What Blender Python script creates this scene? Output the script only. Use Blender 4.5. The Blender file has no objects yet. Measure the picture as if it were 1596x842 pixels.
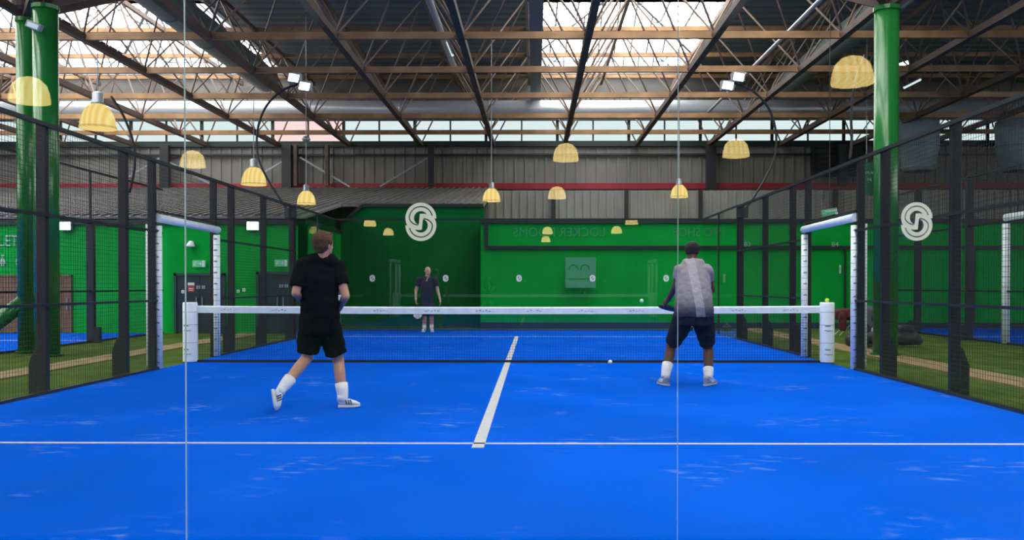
import bpy, bmesh, math, random
from mathutils import Vector, Matrix
random.seed(7)
PI = math.pi
C = bpy.context.scene.collection
sc = bpy.context.scene

# ------------------------------------------------------------------ camera
F = 1345.0                                   # focal length in pixels of a 1596 x 842 frame
CX, CZ, CY = 0.42, 1.21, -13.5               # the camera stands 3.5 m behind the near glass
cam = bpy.data.cameras.new('camera'); cam_o = bpy.data.objects.new('camera', cam); C.objects.link(cam_o)
cam.sensor_width = 36; cam.lens = F/1596*36; cam.clip_end = 300
yaw, pitch = math.radians(.5), math.radians(-.6)
cam_o.location = (CX, CY, CZ); cam_o.rotation_euler = (PI/2+pitch, 0, yaw)
cam.shift_x = -(35-F*math.tan(yaw))/1596
cam.shift_y = (25+F*math.tan(-pitch))/1596
sc.camera = cam_o

def at(px, py, d):
    """a measured point of the photograph at a distance d, in metres"""
    return Vector((CX+(px-833)*d/F, CY+d, CZ-(py-446)*d/F))

# ------------------------------------------------------------------ materials
def mat(name, col, rough=.6, metal=0, spec=.5, noise=0, nscale=8, bump=0, bscale=40, col2=None, emit=None, es=0):
    m = bpy.data.materials.new(name); m.use_nodes = True
    nt = m.node_tree; b = nt.nodes['Principled BSDF']
    b.inputs['Base Color'].default_value = (*col, 1); b.inputs['Roughness'].default_value = rough
    b.inputs['Metallic'].default_value = metal; b.inputs['Specular IOR Level'].default_value = spec
    if emit: b.inputs['Emission Color'].default_value = (*emit, 1); b.inputs['Emission Strength'].default_value = es
    if noise or col2:
        tc = nt.nodes.new('ShaderNodeTexCoord'); n = nt.nodes.new('ShaderNodeTexNoise')
        n.inputs['Scale'].default_value = nscale; n.inputs['Detail'].default_value = 5
        nt.links.new(tc.outputs['Object'], n.inputs['Vector'])
        r = nt.nodes.new('ShaderNodeValToRGB')
        c2 = col2 if col2 else tuple(c*(1-noise) for c in col); c1 = col if col2 else tuple(min(1, c*(1+noise*.5)) for c in col)
        r.color_ramp.elements[0].position = .35; r.color_ramp.elements[1].position = .65
        r.color_ramp.elements[0].color = (*c2, 1); r.color_ramp.elements[1].color = (*c1, 1)
        nt.links.new(n.outputs['Fac'], r.inputs['Fac']); nt.links.new(r.outputs['Color'], b.inputs['Base Color'])
    if bump:
        tc = nt.nodes.new('ShaderNodeTexCoord'); n = nt.nodes.new('ShaderNodeTexNoise'); n.inputs['Scale'].default_value = bscale
        nt.links.new(tc.outputs['Object'], n.inputs['Vector'])
        bp = nt.nodes.new('ShaderNodeBump'); bp.inputs['Strength'].default_value = bump; bp.inputs['Distance'].default_value = .02
        nt.links.new(n.outputs['Fac'], bp.inputs['Height']); nt.links.new(bp.outputs['Normal'], b.inputs['Normal'])
    return m
M = {}
M['turf'] = mat('green_turf', (.085, .145, .020), .95, spec=.1, col2=(.045, .09, .014), nscale=1.6, bump=.6, bscale=120)
M['green'] = mat('green_wall_paint', (.0, .36, .042), .8, spec=.08, noise=.12, nscale=.6)
M['green_shaded'] = mat('shaded_wall_green', (.0, .14, .028), .8, spec=.08, noise=.15, nscale=.6)  # recess shade put into a darker copy of the wall green
M['green_post'] = mat('green_column_gloss_paint', (.012, .17, .03), .22, spec=.6)
M['black'] = mat('black_powder_coat', (.012, .014, .02), .45)
M['wire'] = mat('black_wire', (.010, .014, .018), .6)
M['trim'] = mat('blackish_green_trim', (.006, .02, .018), .5)
M['tan'] = mat('tan_painted_steel', (.42, .235, .11), .6, noise=.35, nscale=1.5)
M['rust'] = mat('brown_primer_steel', (.085, .05, .04), .6, noise=.3, nscale=1.5)
M['strut'] = mat('pale_brown_steel', (.20, .14, .11), .55, noise=.3, nscale=2)
M['deck'] = mat('slate_roof_deck', (.13, .17, .20), .6)
M['duct'] = mat('teal_grey_duct', (.12, .19, .19), .45)
M['duct_pale'] = mat('pale_bluish_duct', (.26, .34, .40), .45)
M['silver'] = mat('galvanised_duct', (.50, .53, .58), .35, metal=.35)
M['clad'] = mat('grey_cladding', (.20, .195, .19), .6, noise=.12, nscale=.8)
M['clad_low'] = mat('pale_grey_cladding', (.25, .25, .245), .6, noise=.12, nscale=.8)
M['canopy'] = mat('weathered_canopy_sheet', (.17, .165, .165), .7, noise=.2, nscale=1.5)
M['red'] = mat('red_beam_paint', (.30, .012, .03), .5)
M['white'] = mat('white_vinyl_padding', (.82, .93, .96), .45, noise=.06, nscale=6)
M['line'] = mat('white_court_line', (.5, .53, .56), .8, noise=.1, nscale=20)
M['band'] = mat('white_net_band', (.84, .96, .97), .7, noise=.08, nscale=9)
M['ink'] = mat('grey_printed_ink', (.10, .14, .18), .6)
M['seam'] = mat('grey_seam', (.34, .40, .46), .6)
M['logo'] = mat('white_vinyl_sticker', (.95, .97, .96), .5)
M['door'] = mat('dark_slate_door', (.012, .035, .04), .4)
M['doorframe'] = mat('slate_door_frame', (.02, .06, .055), .4)
M['wood'] = mat('brown_timber', (.19, .105, .055), .7, noise=.25, nscale=4)
M['kerb'] = mat('tan_timber_strip', (.27, .19, .09), .85, noise=.25, nscale=3)
M['sign'] = mat('sign_green', (.01, .12, .045), .5)
M['letter'] = mat('white_lettering', (.75, .82, .78), .6)
M['letter_reflected'] = mat('reflected_lettering_green', (.02, .33, .10), .6)
M['letter_mid'] = mat('dull_green_lettering', (.34, .50, .42), .6)
M['redsign'] = mat('red_notice', (.45, .06, .07), .6)
M['exitsign'] = mat('exit_sign_face', (.1, .45, .25), .5, emit=(.12, .6, .3), es=.25)
M['grey_metal'] = mat('grey_metal', (.30, .34, .38), .4, metal=.4)
M['rubber'] = mat('black_rubber', (.02, .02, .022), .6)
M['mirror_edge'] = mat('pale_glass_edge', (.50, .62, .64), .3)
M['ball'] = mat('yellow_felt_ball', (.62, .80, .08), .9, bump=.3, bscale=400)
M['ball_white'] = mat('pale_felt_ball', (.70, .85, .65), .9)
M['concrete'] = mat('hall_concrete', (.16, .16, .16), .8, noise=.1, nscale=1)
M['poster_reflection'] = mat('pale_green_reflection', (.07, .33, .16), .6)

def emis(name, col, s):
    m = bpy.data.materials.new(name); m.use_nodes = True; nt = m.node_tree; nt.nodes.clear()
    e = nt.nodes.new('ShaderNodeEmission'); e.inputs[0].default_value = (*col, 1); e.inputs[1].default_value = s
    o = nt.nodes.new('ShaderNodeOutputMaterial'); nt.links.new(e.outputs[0], o.inputs[0]); return m
M['sky'] = emis('daylit_glazing', (1.0, .98, .95), 7.0)
M['side'] = emis('added_side_fill', (1.0, .98, .95), 4.5)
M['pane'] = emis('daylit_window_pane', (.80, .95, .96), .85)
M['pane_pink'] = emis('daylit_pink_pane', (.95, .70, .68), 1.0)
M['led'] = emis('white_led', (1, 1, .97), 14)

def lamp_mat(name, s):
    m = bpy.data.materials.new(name); m.use_nodes = True; nt = m.node_tree; nt.nodes.clear()
    tc = nt.nodes.new('ShaderNodeTexCoord'); w = nt.nodes.new('ShaderNodeTexWave'); w.bands_direction = 'X'
    w.inputs['Scale'].default_value = 2.2; w.inputs['Distortion'].default_value = .6
    nt.links.new(tc.outputs['Object'], w.inputs['Vector'])
    r = nt.nodes.new('ShaderNodeValToRGB')
    r.color_ramp.elements[0].color = (.92, .62, .17, 1); r.color_ramp.elements[1].color = (1.0, .80, .33, 1)
    nt.links.new(w.outputs['Fac'], r.inputs['Fac'])
    e = nt.nodes.new('ShaderNodeEmission'); e.inputs[1].default_value = s
    nt.links.new(r.outputs[0], e.inputs[0])
    o = nt.nodes.new('ShaderNodeOutputMaterial'); nt.links.new(e.outputs[0], o.inputs[0]); return m
M['lamp'] = lamp_mat('glowing_yellow_lamp_bowl', .88)
M['lamp_rim'] = lamp_mat('dim_lamp_rim', .6)
M['lamp_strong'] = lamp_mat('bright_yellow_lamp_bowl', 8.0)

def glass_mat():
    m = bpy.data.materials.new('clear_court_glass'); m.use_nodes = True; nt = m.node_tree; nt.nodes.clear()
    lw = nt.nodes.new('ShaderNodeLayerWeight'); lw.inputs['Blend'].default_value = .5
    p = nt.nodes.new('ShaderNodeMath'); p.operation = 'POWER'; p.inputs[1].default_value = 5
    a = nt.nodes.new('ShaderNodeMath'); a.operation = 'MULTIPLY_ADD'; a.inputs[1].default_value = .9; a.inputs[2].default_value = .042
    nt.links.new(lw.outputs['Facing'], p.inputs[0]); nt.links.new(p.outputs[0], a.inputs[0])
    t = nt.nodes.new('ShaderNodeBsdfTransparent'); t.inputs[0].default_value = (.985, .995, .99, 1)
    g = nt.nodes.new('ShaderNodeBsdfGlossy'); g.inputs['Roughness'].default_value = 0
    mx = nt.nodes.new('ShaderNodeMixShader'); nt.links.new(a.outputs[0], mx.inputs[0])
    nt.links.new(t.outputs[0], mx.inputs[1]); nt.links.new(g.outputs[0], mx.inputs[2])
    o = nt.nodes.new('ShaderNodeOutputMaterial'); nt.links.new(mx.outputs[0], o.inputs[0]); return m
M['glass'] = glass_mat()

def court_mat():
    m = mat('blue_court_carpet', (.0, .07, .42), 1.0, spec=.0); nt = m.node_tree; b = nt.nodes['Principled BSDF']
    tc = nt.nodes.new('ShaderNodeTexCoord')
    def nz(scale, det, sx=1, sy=1, sz=1):
        mp = nt.nodes.new('ShaderNodeMapping'); mp.inputs['Scale'].default_value = (sx, sy, sz)
        nt.links.new(tc.outputs['Object'], mp.inputs['Vector'])
        n = nt.nodes.new('ShaderNodeTexNoise'); n.inputs['Scale'].default_value = scale; n.inputs['Detail'].default_value = det
        nt.links.new(mp.outputs[0], n.inputs['Vector']); return n
    def ramp(src, a, bb):
        r = nt.nodes.new('ShaderNodeMapRange'); r.inputs[1].default_value = a; r.inputs[2].default_value = bb
        nt.links.new(src, r.inputs[0]); return r.outputs[0]
    patch = ramp(nz(1.1, 3).outputs['Fac'], .56, .70)            # where sand gathers
    fine = ramp(nz(5, 12, 1, 2.2).outputs['Fac'], .53, .66)       # its fine grain and scuffs
    mu = nt.nodes.new('ShaderNodeMath'); mu.operation = 'MULTIPLY'
    nt.links.new(patch, mu.inputs[0]); nt.links.new(fine, mu.inputs[1])
    m2 = nt.nodes.new('ShaderNodeMath'); m2.operation = 'MULTIPLY'; m2.inputs[1].default_value = .65
    nt.links.new(mu.outputs[0], m2.inputs[0])
    base = nt.nodes.new('ShaderNodeMix'); base.data_type = 'RGBA'
    base.inputs[6].default_value = (.0, .080, .56, 1); base.inputs[7].default_value = (.0, .098, .68, 1)
    nt.links.new(ramp(nz(.5, 4).outputs['Fac'], .35, .65), base.inputs[0])
    mx = nt.nodes.new('ShaderNodeMix'); mx.data_type = 'RGBA'; mx.inputs[7].default_value = (.16, .29, .55, 1)
    nt.links.new(m2.outputs[0], mx.inputs[0]); nt.links.new(base.outputs[2], mx.inputs[6])
    nt.links.new(mx.outputs[2], b.inputs['Base Color']); return m
M['court'] = court_mat()

def deck_mat():
    m = M['deck']; nt = m.node_tree; b = nt.nodes['Principled BSDF']
    tc = nt.nodes.new('ShaderNodeTexCoord'); w = nt.nodes.new('ShaderNodeTexWave'); w.bands_direction = 'Y'; w.inputs['Scale'].default_value = .55
    nt.links.new(tc.outputs['Object'], w.inputs['Vector'])
    bp = nt.nodes.new('ShaderNodeBump'); bp.inputs['Strength'].default_value = 1; bp.inputs['Distance'].default_value = .12
    nt.links.new(w.outputs['Fac'], bp.inputs['Height']); nt.links.new(bp.outputs['Normal'], b.inputs['Normal'])
deck_mat()

# ------------------------------------------------------------------ mesh builder
class MB:
    def __init__(s): s.v = []; s.f = []; s.mi = []; s.cur = 0
    def add(s, vs, fs):
        o = len(s.v); s.v += [Vector(p) for p in vs]; s.f += [tuple(i+o for i in f) for f in fs]; s.mi += [s.cur]*len(fs); return s
    def box(s, x0, x1, y0, y1, z0, z1):
        return s.add([(x, y, z) for z in (z0, z1) for y in (y0, y1) for x in (x0, x1)],
              [(0, 2, 3, 1), (4, 5, 7, 6), (0, 1, 5, 4), (2, 6, 7, 3), (0, 4, 6, 2), (1, 3, 7, 5)])
    def bar(s, a, b, w, h, up=(0, 0, 1)):
        a, b = Vector(a), Vector(b); d = (b-a).normalized(); u = Vector(up)
        if abs(d.dot(u)) > .98: u = Vector((1, 0, 0))
        x = d.cross(u).normalized()*w/2; y = x.cross(d).normalized()*h/2
        vs = [p+i*x+j*y for p in (a, b) for i, j in ((-1, -1), (1, -1), (1, 1), (-1, 1))]
        return s.add(vs, [(3, 2, 1, 0), (4, 5, 6, 7), (0, 1, 5, 4), (1, 2, 6, 5), (2, 3, 7, 6), (3, 0, 4, 7)])
    def tube(s, pts, rr, n=12, up=(0, 0, 1), flat=None, caps=True):
        """a swept tube; rr one radius, a list of radii, or a list of (a, b) half widths; flat gives the side direction"""
        pts = [Vector(p) for p in pts]; N = len(pts)
        if not isinstance(rr, (list, tuple)): rr = [rr]*N
        vs = []; prev = None
        for i, p in enumerate(pts):
            d = (pts[min(i+1, N-1)]-pts[max(i-1, 0)]).normalized()
            if flat is not None: x = Vector(flat); x = (x-d*x.dot(d)).normalized()
            elif prev is None:
                u = Vector(up)
                if abs(d.dot(u)) > .95: u = Vector((1, 0, 0))
                x = d.cross(u).normalized()
            else: x = (prev-d*prev.dot(d)).normalized()
            prev = x; y = d.cross(x)
            ra, rb = rr[i] if isinstance(rr[i], (list, tuple)) else (rr[i], rr[i])
            for k in range(n):
                t = 2*PI*k/n; vs.append(p+x*ra*math.cos(t)+y*rb*math.sin(t))
        fs = [(i*n+k, i*n+(k+1) % n, (i+1)*n+(k+1) % n, (i+1)*n+k) for i in range(N-1) for k in range(n)]
        if caps: fs += [tuple(reversed(range(n))), tuple((N-1)*n+k for k in range(n))]
        return s.add(vs, fs)
    def lathe(s, c, prof, n=24, caps=True):
        c = Vector(c); vs = [c+Vector((r*math.cos(2*PI*k/n), r*math.sin(2*PI*k/n), z)) for r, z in prof for k in range(n)]
        fs = [(i*n+k, i*n+(k+1) % n, (i+1)*n+(k+1) % n, (i+1)*n+k) for i in range(len(prof)-1) for k in range(n)]
        if caps: fs += [tuple(reversed(range(n))), tuple((len(prof)-1)*n+k for k in range(n))]
        return s.add(vs, fs)
    def ball(s, c, r, n=16, m=10, rot=None):
        c = Vector(c)
        if not isinstance(r, (list, tuple)): r = (r, r, r)
        R = rot or Matrix.Identity(3)
        vs = [c+R@Vector((0, 0, r[2]))]
        for i in range(1, m):
            a = PI*i/m
            for k in range(n):
                t = 2*PI*k/n; vs.append(c+R@Vector((r[0]*math.sin(a)*math.cos(t), r[1]*math.sin(a)*math.sin(t), r[2]*math.cos(a))))
        vs.append(c+R@Vector((0, 0, -r[2])))
        fs = [(0, 1+k, 1+(k+1) % n) for k in range(n)]
        fs += [(1+i*n+k, 1+(i+1)*n+k, 1+(i+1)*n+(k+1) % n, 1+i*n+(k+1) % n) for i in range(m-2) for k in range(n)]
        L = len(vs)-1; b = 1+(m-2)*n
        fs += [(L, b+(k+1) % n, b+k) for k in range(n)]
        return s.add(vs, fs)
    def cone(s, a, b, ra, rb, n=14):
        """rounded tapered limb"""
        a, b = Vector(a), Vector(b); s.tube([a, b], [ra, rb], n); s.ball(a, ra, n, 8); s.ball(b, rb, n, 8); return s
    def build(s, name, m, parent=None, smooth=False, origin=None, bevel=0):
        if parent is not None:
            root = parent
            while root.parent: root = root.parent
            o0 = Vector(root.location)
        elif origin is not None: o0 = Vector(origin)
        else:
            xs = [p.x for p in s.v]; ys = [p.y for p in s.v]; zs = [p.z for p in s.v]
            o0 = Vector(((min(xs)+max(xs))/2, (min(ys)+max(ys))/2, min(zs)))
        me = bpy.data.meshes.new(name); me.from_pydata([tuple(p-o0) for p in s.v], [], s.f)
        ms = m if isinstance(m, (list, tuple)) else [m]
        for q in ms: me.materials.append(q)
        if len(ms) > 1:
            for p, i in zip(me.polygons, s.mi): p.material_index = i
        bm = bmesh.new(); bm.from_mesh(me); bmesh.ops.recalc_face_normals(bm, faces=bm.faces); bm.to_mesh(me); bm.free()
        o = bpy.data.objects.new(name, me); C.objects.link(o)
        if parent is not None: o.parent = parent
        else: o.location = o0
        if smooth:
            for p in me.polygons: p.use_smooth = len(p.vertices) <= 4
        if bevel:
            bv = o.modifiers.new('bevel', 'BEVEL'); bv.width = bevel; bv.segments = 2; bv.limit_method = 'ANGLE'
        return o

def tag(o, label=None, cat=None, group=None, kind=None):
    if label: o['label'] = label
    if cat: o['category'] = cat
    if group: o['group'] = group
    if kind: o['kind'] = kind
    return o
def thing(name, loc, label, cat, group=None):
    o = bpy.data.objects.new(name, None); C.objects.link(o); o.location = loc; o.empty_display_size = .1
    return tag(o, label, cat, group)
def copy_tree(o, parent=None):
    c = o.copy(); C.objects.link(c)
    if parent: c.parent = parent
    for ch in list(o.children): copy_tree(ch, c)
    return c
def struct(mb, name, m, **k):
    return tag(mb.build(name, m, **k), kind='structure')
def text_mb(txt, center, height, xdir=(1, 0, 0), zdir=(0, 0, 1), depth=.004, mirror=False, width=None):
    cu = bpy.data.curves.new('lettering', 'FONT'); cu.body = txt; cu.size = 1; cu.extrude = .01
    cu.align_x = 'CENTER'; cu.align_y = 'CENTER'; cu.resolution_u = 3
    o = bpy.data.objects.new('lettering', cu); C.objects.link(o)
    bpy.context.view_layer.update()
    me = bpy.data.meshes.new_from_object(o.evaluated_get(bpy.context.evaluated_depsgraph_get()))
    vs = [v.co.copy() for v in me.vertices]; fs = [tuple(p.vertices) for p in me.polygons]
    bpy.data.objects.remove(o); bpy.data.curves.remove(cu); bpy.data.meshes.remove(me)
    y0, y1 = min(v.y for v in vs), max(v.y for v in vs); x0, x1 = min(v.x for v in vs), max(v.x for v in vs)
    k = height/(y1-y0); kx = width/(x1-x0) if width else k
    X, Z = Vector(xdir), Vector(zdir); Nn = X.cross(Z)*-1
    b = MB(); s = -1 if mirror else 1
    b.add([Vector(center)+X*s*(v.x-(x0+x1)/2)*kx+Z*(v.y-(y0+y1)/2)*k-Nn*(v.z/.01*depth/2) for v in vs], fs)
    return b

# ------------------------------------------------------------------ hall shell
XL, XR, YB, YR = -34.0, 34.0, 22.0, -64.0
struct(MB().box(XL, XR, YR, YB, -.2, 0), 'floor', M['turf'])
ZD = 9.9
mbc = MB()
for x0, x1 in ((XL, -20.6), (-9.6, .4), (6.4, XR)): mbc.box(x0, x1, -18.54, 21.7, ZD, ZD+.2)
mbc.box(-15.15, -15.05, -18.54, 21.7, ZD, ZD+.2)
mbc.box(XL, XR, 21.7, YB+.3, ZD, ZD+.2); mbc.box(XL, XR, YR, -18.54, ZD, ZD+.2)
struct(mbc, 'ceiling', M['deck'])
struct(MB().box(XL-.3, XL, YR, YB, 0, ZD), 'wall_left', M['clad'])
struct(MB().box(XR, XR+.3, YR, YB, 0, ZD), 'wall_right', M['clad'])
struct(MB().box(XL, XR, YR-.3, YR, 0, ZD), 'wall_rear', M['concrete'])
# back wall with real sheet ribs, a clerestory opening and a deep red beam
bw = MB()
bw.box(XL, XR, YB, YB+.3, 0, 7.0); bw.box(XL, XR, YB, YB+.3, 8.02, ZD)
x = XL
while x < XR:
    bw.box(x, x+.10, YB-.05, YB, 2.5, 7.0); x += .42
struct(bw, 'wall_back', M['clad'])
struct(MB().box(XL, XR, YB-.16, YB-.06, 5.18, 5.42), 'trim_1', M['red'])
struct(MB().box(XL, XR, YB-.2, YB-.04, 6.92, 7.14), 'trim_2', M['trim'])
struct(MB().box(XL, XR, YB-.2, YB-.04, 7.98, 8.2), 'trim_3', M['trim'])
struct(MB().box(XL, XR, YB-.26, YB-.1, 7.42, 7.54), 'trim_4', M['rust'])
struct(MB().box(XL, XR, YB-.2, YB-.06, 6.55, 6.62), 'trim_5', M['black'])
nwin = 0
xx = XL+.2
while xx < XR-1:
    nwin += 1; x1 = xx+2.93
    wd = tag(MB().box(xx, xx+.06, YB-.02, YB+.12, 7.02, 8.02).box(x1-.06, x1, YB-.02, YB+.12, 7.02, 8.02)
             .box((xx+x1)/2-.03, (xx+x1)/2+.03, YB-.02, YB+.12, 7.02, 8.02).build('window_%d' % nwin, M['trim']), kind='structure')
    pk = -11.6 < (xx+x1)/2 < -7.5
    p = MB().box(xx+.06, x1-.06, YB+.06, YB+.1, 7.02, 8.02).build('pane', M['pane_pink'] if pk else M['pane'])
    p.parent = wd; p.location = Vector(p.location)-Vector(wd.location)
    xx = x1
# skylight lanterns, pyramids of glazing over the openings of the roof deck
ny = [-18.54+6.26*i for i in range(7)]
for bx0, bx1 in ((-20.6, -15.1), (-15.1, -9.6), (.4, 6.4)):
    for y0 in ny:
        y1 = min(y0+6.26, 21.7); nwin += 1; z0, z1 = ZD, ZD+1.5; cx, cy = (bx0+bx1)/2, (y0+y1)/2
        cs = [(bx0, y0, z0), (bx1, y0, z0), (bx1, y1, z0), (bx0, y1, z0)]; ap = Vector((cx, cy, z1))
        fr = MB()
        for i in range(4):
            a, b = Vector(cs[i]), Vector(cs[(i+1) % 4])
            for q in (.25, .5, .75): fr.bar(a.lerp(ap, q)+Vector((0, 0, -.03)), b.lerp(ap, q)+Vector((0, 0, -.03)), .05, .05)
            fr.bar(a, b, .14, .14); fr.bar(a, ap, .10, .10)
            for t in range(1, 10):
                t /= 10; p = a.lerp(b, t)
                k = 1-abs(2*t-1); q = (a if t < .5 else b).lerp(ap, k); q = q+Vector((0, 0, -.02))
                if k > .05: fr.bar(p+Vector((0, 0, -.02)), q, .05, .06)
        w = tag(fr.build('window_%d' % nwin, M['grey_metal'], origin=(cx, cy, z0)), kind='structure')
        g = MB()
        for i in range(4): g.add([Vector(cs[i])+Vector((0, 0, .03)), Vector(cs[(i+1) % 4])+Vector((0, 0, .03)), ap+Vector((0, 0, .03))], [(0, 1, 2)])
        g.build('glazing', M['sky'], w)

# added glowing panels, out of view in both side walls, for side fill light
for X, sx in ((XL, 1), (XR, -1)):
    for i in range(6):
        y0 = -38+7.2*i; nwin += 1; b = MB()
        for yy in (y0, y0+3.3, y0+6.6): b.box(min(X, X+sx*.12), max(X, X+sx*.12), yy, yy+.1, 3.2, 8.8)
        for zz in (3.1, 5.9, 8.7): b.box(min(X, X+sx*.12), max(X, X+sx*.12), y0, y0+6.7, zz, zz+.1)
        w = tag(b.build('window_%d' % nwin, M['grey_metal'], origin=(X, y0+3.35, 3.1)), kind='structure')  # unseen fill panels, numbered on with the windows
        MB().box(min(X+sx*.02, X+sx*.06), max(X+sx*.02, X+sx*.06), y0+.1, y0+6.6, 3.2, 8.7).build('pane', M['side'], w)

# ------------------------------------------------------------------ green partition walls at the far end
gl = MB(); gl.box(-26, -5.42, 8.5, 8.7, 0, 2.78).box(-5.62, -5.42, 8.5, 12.5, 0, 2.78)
struct(gl, 'wall_green_left', M['green'])
struct(MB().box(-26, -5.4, 8.42, 8.75, 2.78, 2.9).box(-5.66, -5.38, 8.42, 12.5, 2.78, 2.9), 'trim_6', M['trim'])
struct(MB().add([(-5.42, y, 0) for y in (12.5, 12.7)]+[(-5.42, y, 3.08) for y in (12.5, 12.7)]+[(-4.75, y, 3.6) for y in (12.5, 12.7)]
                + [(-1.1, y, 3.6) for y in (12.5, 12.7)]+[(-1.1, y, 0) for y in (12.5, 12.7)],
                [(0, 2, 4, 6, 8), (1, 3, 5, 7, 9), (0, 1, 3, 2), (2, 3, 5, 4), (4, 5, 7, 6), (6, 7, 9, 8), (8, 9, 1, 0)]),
       'wall_green_recess', M['green_shaded'])
struct(MB().bar((-5.42, 12.48, 3.1), (-4.75, 12.48, 3.62), .16, .09).box(-4.78, -1.12, 12.4, 12.7, 3.58, 3.68), 'trim_7', M['trim'])
gr = MB(); gr.box(-1.12, 30, 11.2, 13.0, 0, 3.0)
struct(gr, 'wall_green_right', M['green'])
struct(MB().box(-1.14, 30, 11.12, 13.02, 3.0, 3.12), 'trim_8', M['trim'])
struct(MB().box(-.9, 30, 11.12, 11.2, 2.26, 2.36).box(-1.0, -.9, 11.12, 11.2, 2.26, 3.0), 'trim_9', M['trim'])
struct(MB().box(-1.12, 30, 11.1, 11.2, .0, .17), 'baseboard_back', mat('dark_blue_skirting', (.01, .03, .06), .6))
for i, xv in enumerate((8.05, 9.25, 12.9)):
    struct(MB().box(xv, xv+.05, 11.14, 11.2, .17, 2.26), 'trim_%d' % (10+i), M['trim'])
# right upper sheeting above the green box
cl = MB(); cl.box(-1.1, XR, 15.0, 15.15, 3.1, 4.36)
x = -1.1
while x < XR: cl.box(x, x+.07, 14.95, 15, 3.1, 4.36); x += .26
struct(cl, 'wall_sheeting', M['clad_low'])
for i, px in enumerate((863, 976, 1091, 1300)):
    X = CX+(px-833)*28.4/F
    struct(MB().box(X-.06, X+.06, 14.82, 14.96, 3.12, 4.36), 'trim_%d' % (20+i), M['black'])
# sloping canopy over the left partition
cn = MB()
A0, A1 = Vector((0, 8.45, 2.93)), Vector((0, 21.8, 5.15))
def cpt(x, t): p = A0.lerp(A1, t); return Vector((x, p.y, p.z))
cn.add([cpt(-33, 0), cpt(-5.4, 0), cpt(-5.4, .3), cpt(-1.1, .3), cpt(-1.1, 1), cpt(-33, 1)]
       + [q+Vector((0, 0, .06)) for q in (cpt(-33, 0), cpt(-5.4, 0), cpt(-5.4, .3), cpt(-1.1, .3), cpt(-1.1, 1), cpt(-33, 1))],
       [(0, 1, 2, 3, 4, 5), (6, 7, 8, 9, 10, 11)]+[(i, (i+1) % 6, (i+1) % 6+6, i+6) for i in range(6)])
x = -33
while x < -1.2:
    t0 = 0 if x < -5.5 else .3
    cn.bar(cpt(x, t0)+Vector((0, 0, .08)), cpt(x, 1)+Vector((0, 0, .08)), .07, .07); x += .26
tag(cn.build('canopy_roof', M['canopy']), 'sloping corrugated grey canopy above the left green wall', 'roof canopy')

# steel posts and braces standing against the back wall
def wall_post(px, w, top, bot, d, label):
    p = at(px, top, d); q = at(px, bot, d)
    o = tag(MB().box(p.x-w/2, p.x+w/2, p.y-.12, p.y+.12, q.z, p.z).build('steel_column', M['rust'] if w < .2 else M['black'], bevel=.01), label, 'column', None)
for px, w, lab in ((256, .36, 'dark steel column on the back wall, between the first fence posts at left'), (447, .38, 'thick black steel column on the back wall behind the left floodlight mast'),
                   (461, .14, 'thin brown steel post close to the thick black column'), (510, .14, 'brown steel post on the back wall above the player in black'),
                   (672, .24, 'dark steel post on the back wall above the white logo'), (1107, .4, 'thick black steel column on the back wall above the player in grey'),
                   (1310, .3, 'dark steel post on the back wall beside the dark louvre')):
    wall_post(px, w, 226, 305 if w > .3 else 290, 35.0, lab)
def brace(p, q, lab):
    tag(MB().bar(at(*p, 35.1), at(*q, 35.1), .07, .07).build('wall_brace', M['grey_metal']), lab, 'brace')
brace((467, 245), (545, 291), 'thin diagonal brace falling right from the thick black column')
brace((592, 291), (668, 246), 'thin diagonal brace rising right to the dark post')
brace((405, 272), (440, 252), 'short diagonal brace left of the thick black column')
brace((198, 276), (250, 245), 'thin diagonal brace left of the leftmost wall column')
brace((262, 252), (335, 291), 'thin diagonal brace right of the leftmost wall column')
lv = thing('louvre', (12.8, 21.8, 5.7), 'dark louvred opening high on the back wall at right', 'louvre')
MB().box(11.8, 13.85, 21.78, 21.94, 5.7, 7.0).build('backing', M['rubber'], lv)
b = MB()
for i in range(6): b.box(11.75, 13.9, 21.72, 21.8, 5.72+i*.22, 5.76+i*.22)
b.build('slat', M['trim'], lv); MB().box(11.7, 11.8, 21.7, 21.94, 5.65, 6.88).build('frame', M['trim'], lv); MB().box(13.85, 13.95, 21.7, 21.94, 5.65, 6.88).build('frame', M['trim'], lv)

# ------------------------------------------------------------------ space frame roof
XN = [-4.2+2.93*j for j in range(-8, 10)]; YN = [6.5+3.13*k for k in range(-4, 5)]
ZB, ZT = 7.0, 9.47
ords = ['nearest', 'second', 'third', 'fourth', 'fifth', 'last']
vis = [y for y in YN if y > 5]
for k, y in enumerate(YN):
    yt = y+1.565
    if y > 5: lab = 'tan steel roof truss row crossing the hall, %s in view from the camera' % ['nearest', 'second', 'third', 'fourth', 'farthest'][vis.index(y)]
    else: lab = 'tan steel roof truss row crossing above the court, out of the picture'
    r = thing('roof_truss', (0, y, ZB), lab, 'roof truss', 'tan roof truss rows')
    MB().box(XL, XR, y-.05, y+.05, ZB-.08, ZB+.08).build('bottom_chord', M['tan'], r)
    MB().box(XL, XR, yt-.05, yt+.05, ZT-.07, ZT+.07).build('top_chord', M['tan'], r)
    for xn in XN:
        for sx in (-1, 1):
            for (ya, yb) in ((y, yt), (y+3.13, yt)):
                if ya > YB-.3: ya = YB-.3
                if y < 5 and abs(xn) > 12: continue
                MB().bar((xn, ya, ZB), (xn+sx*1.465, yb, ZT), .04, .04).build('strut', M['strut'], r)
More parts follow.
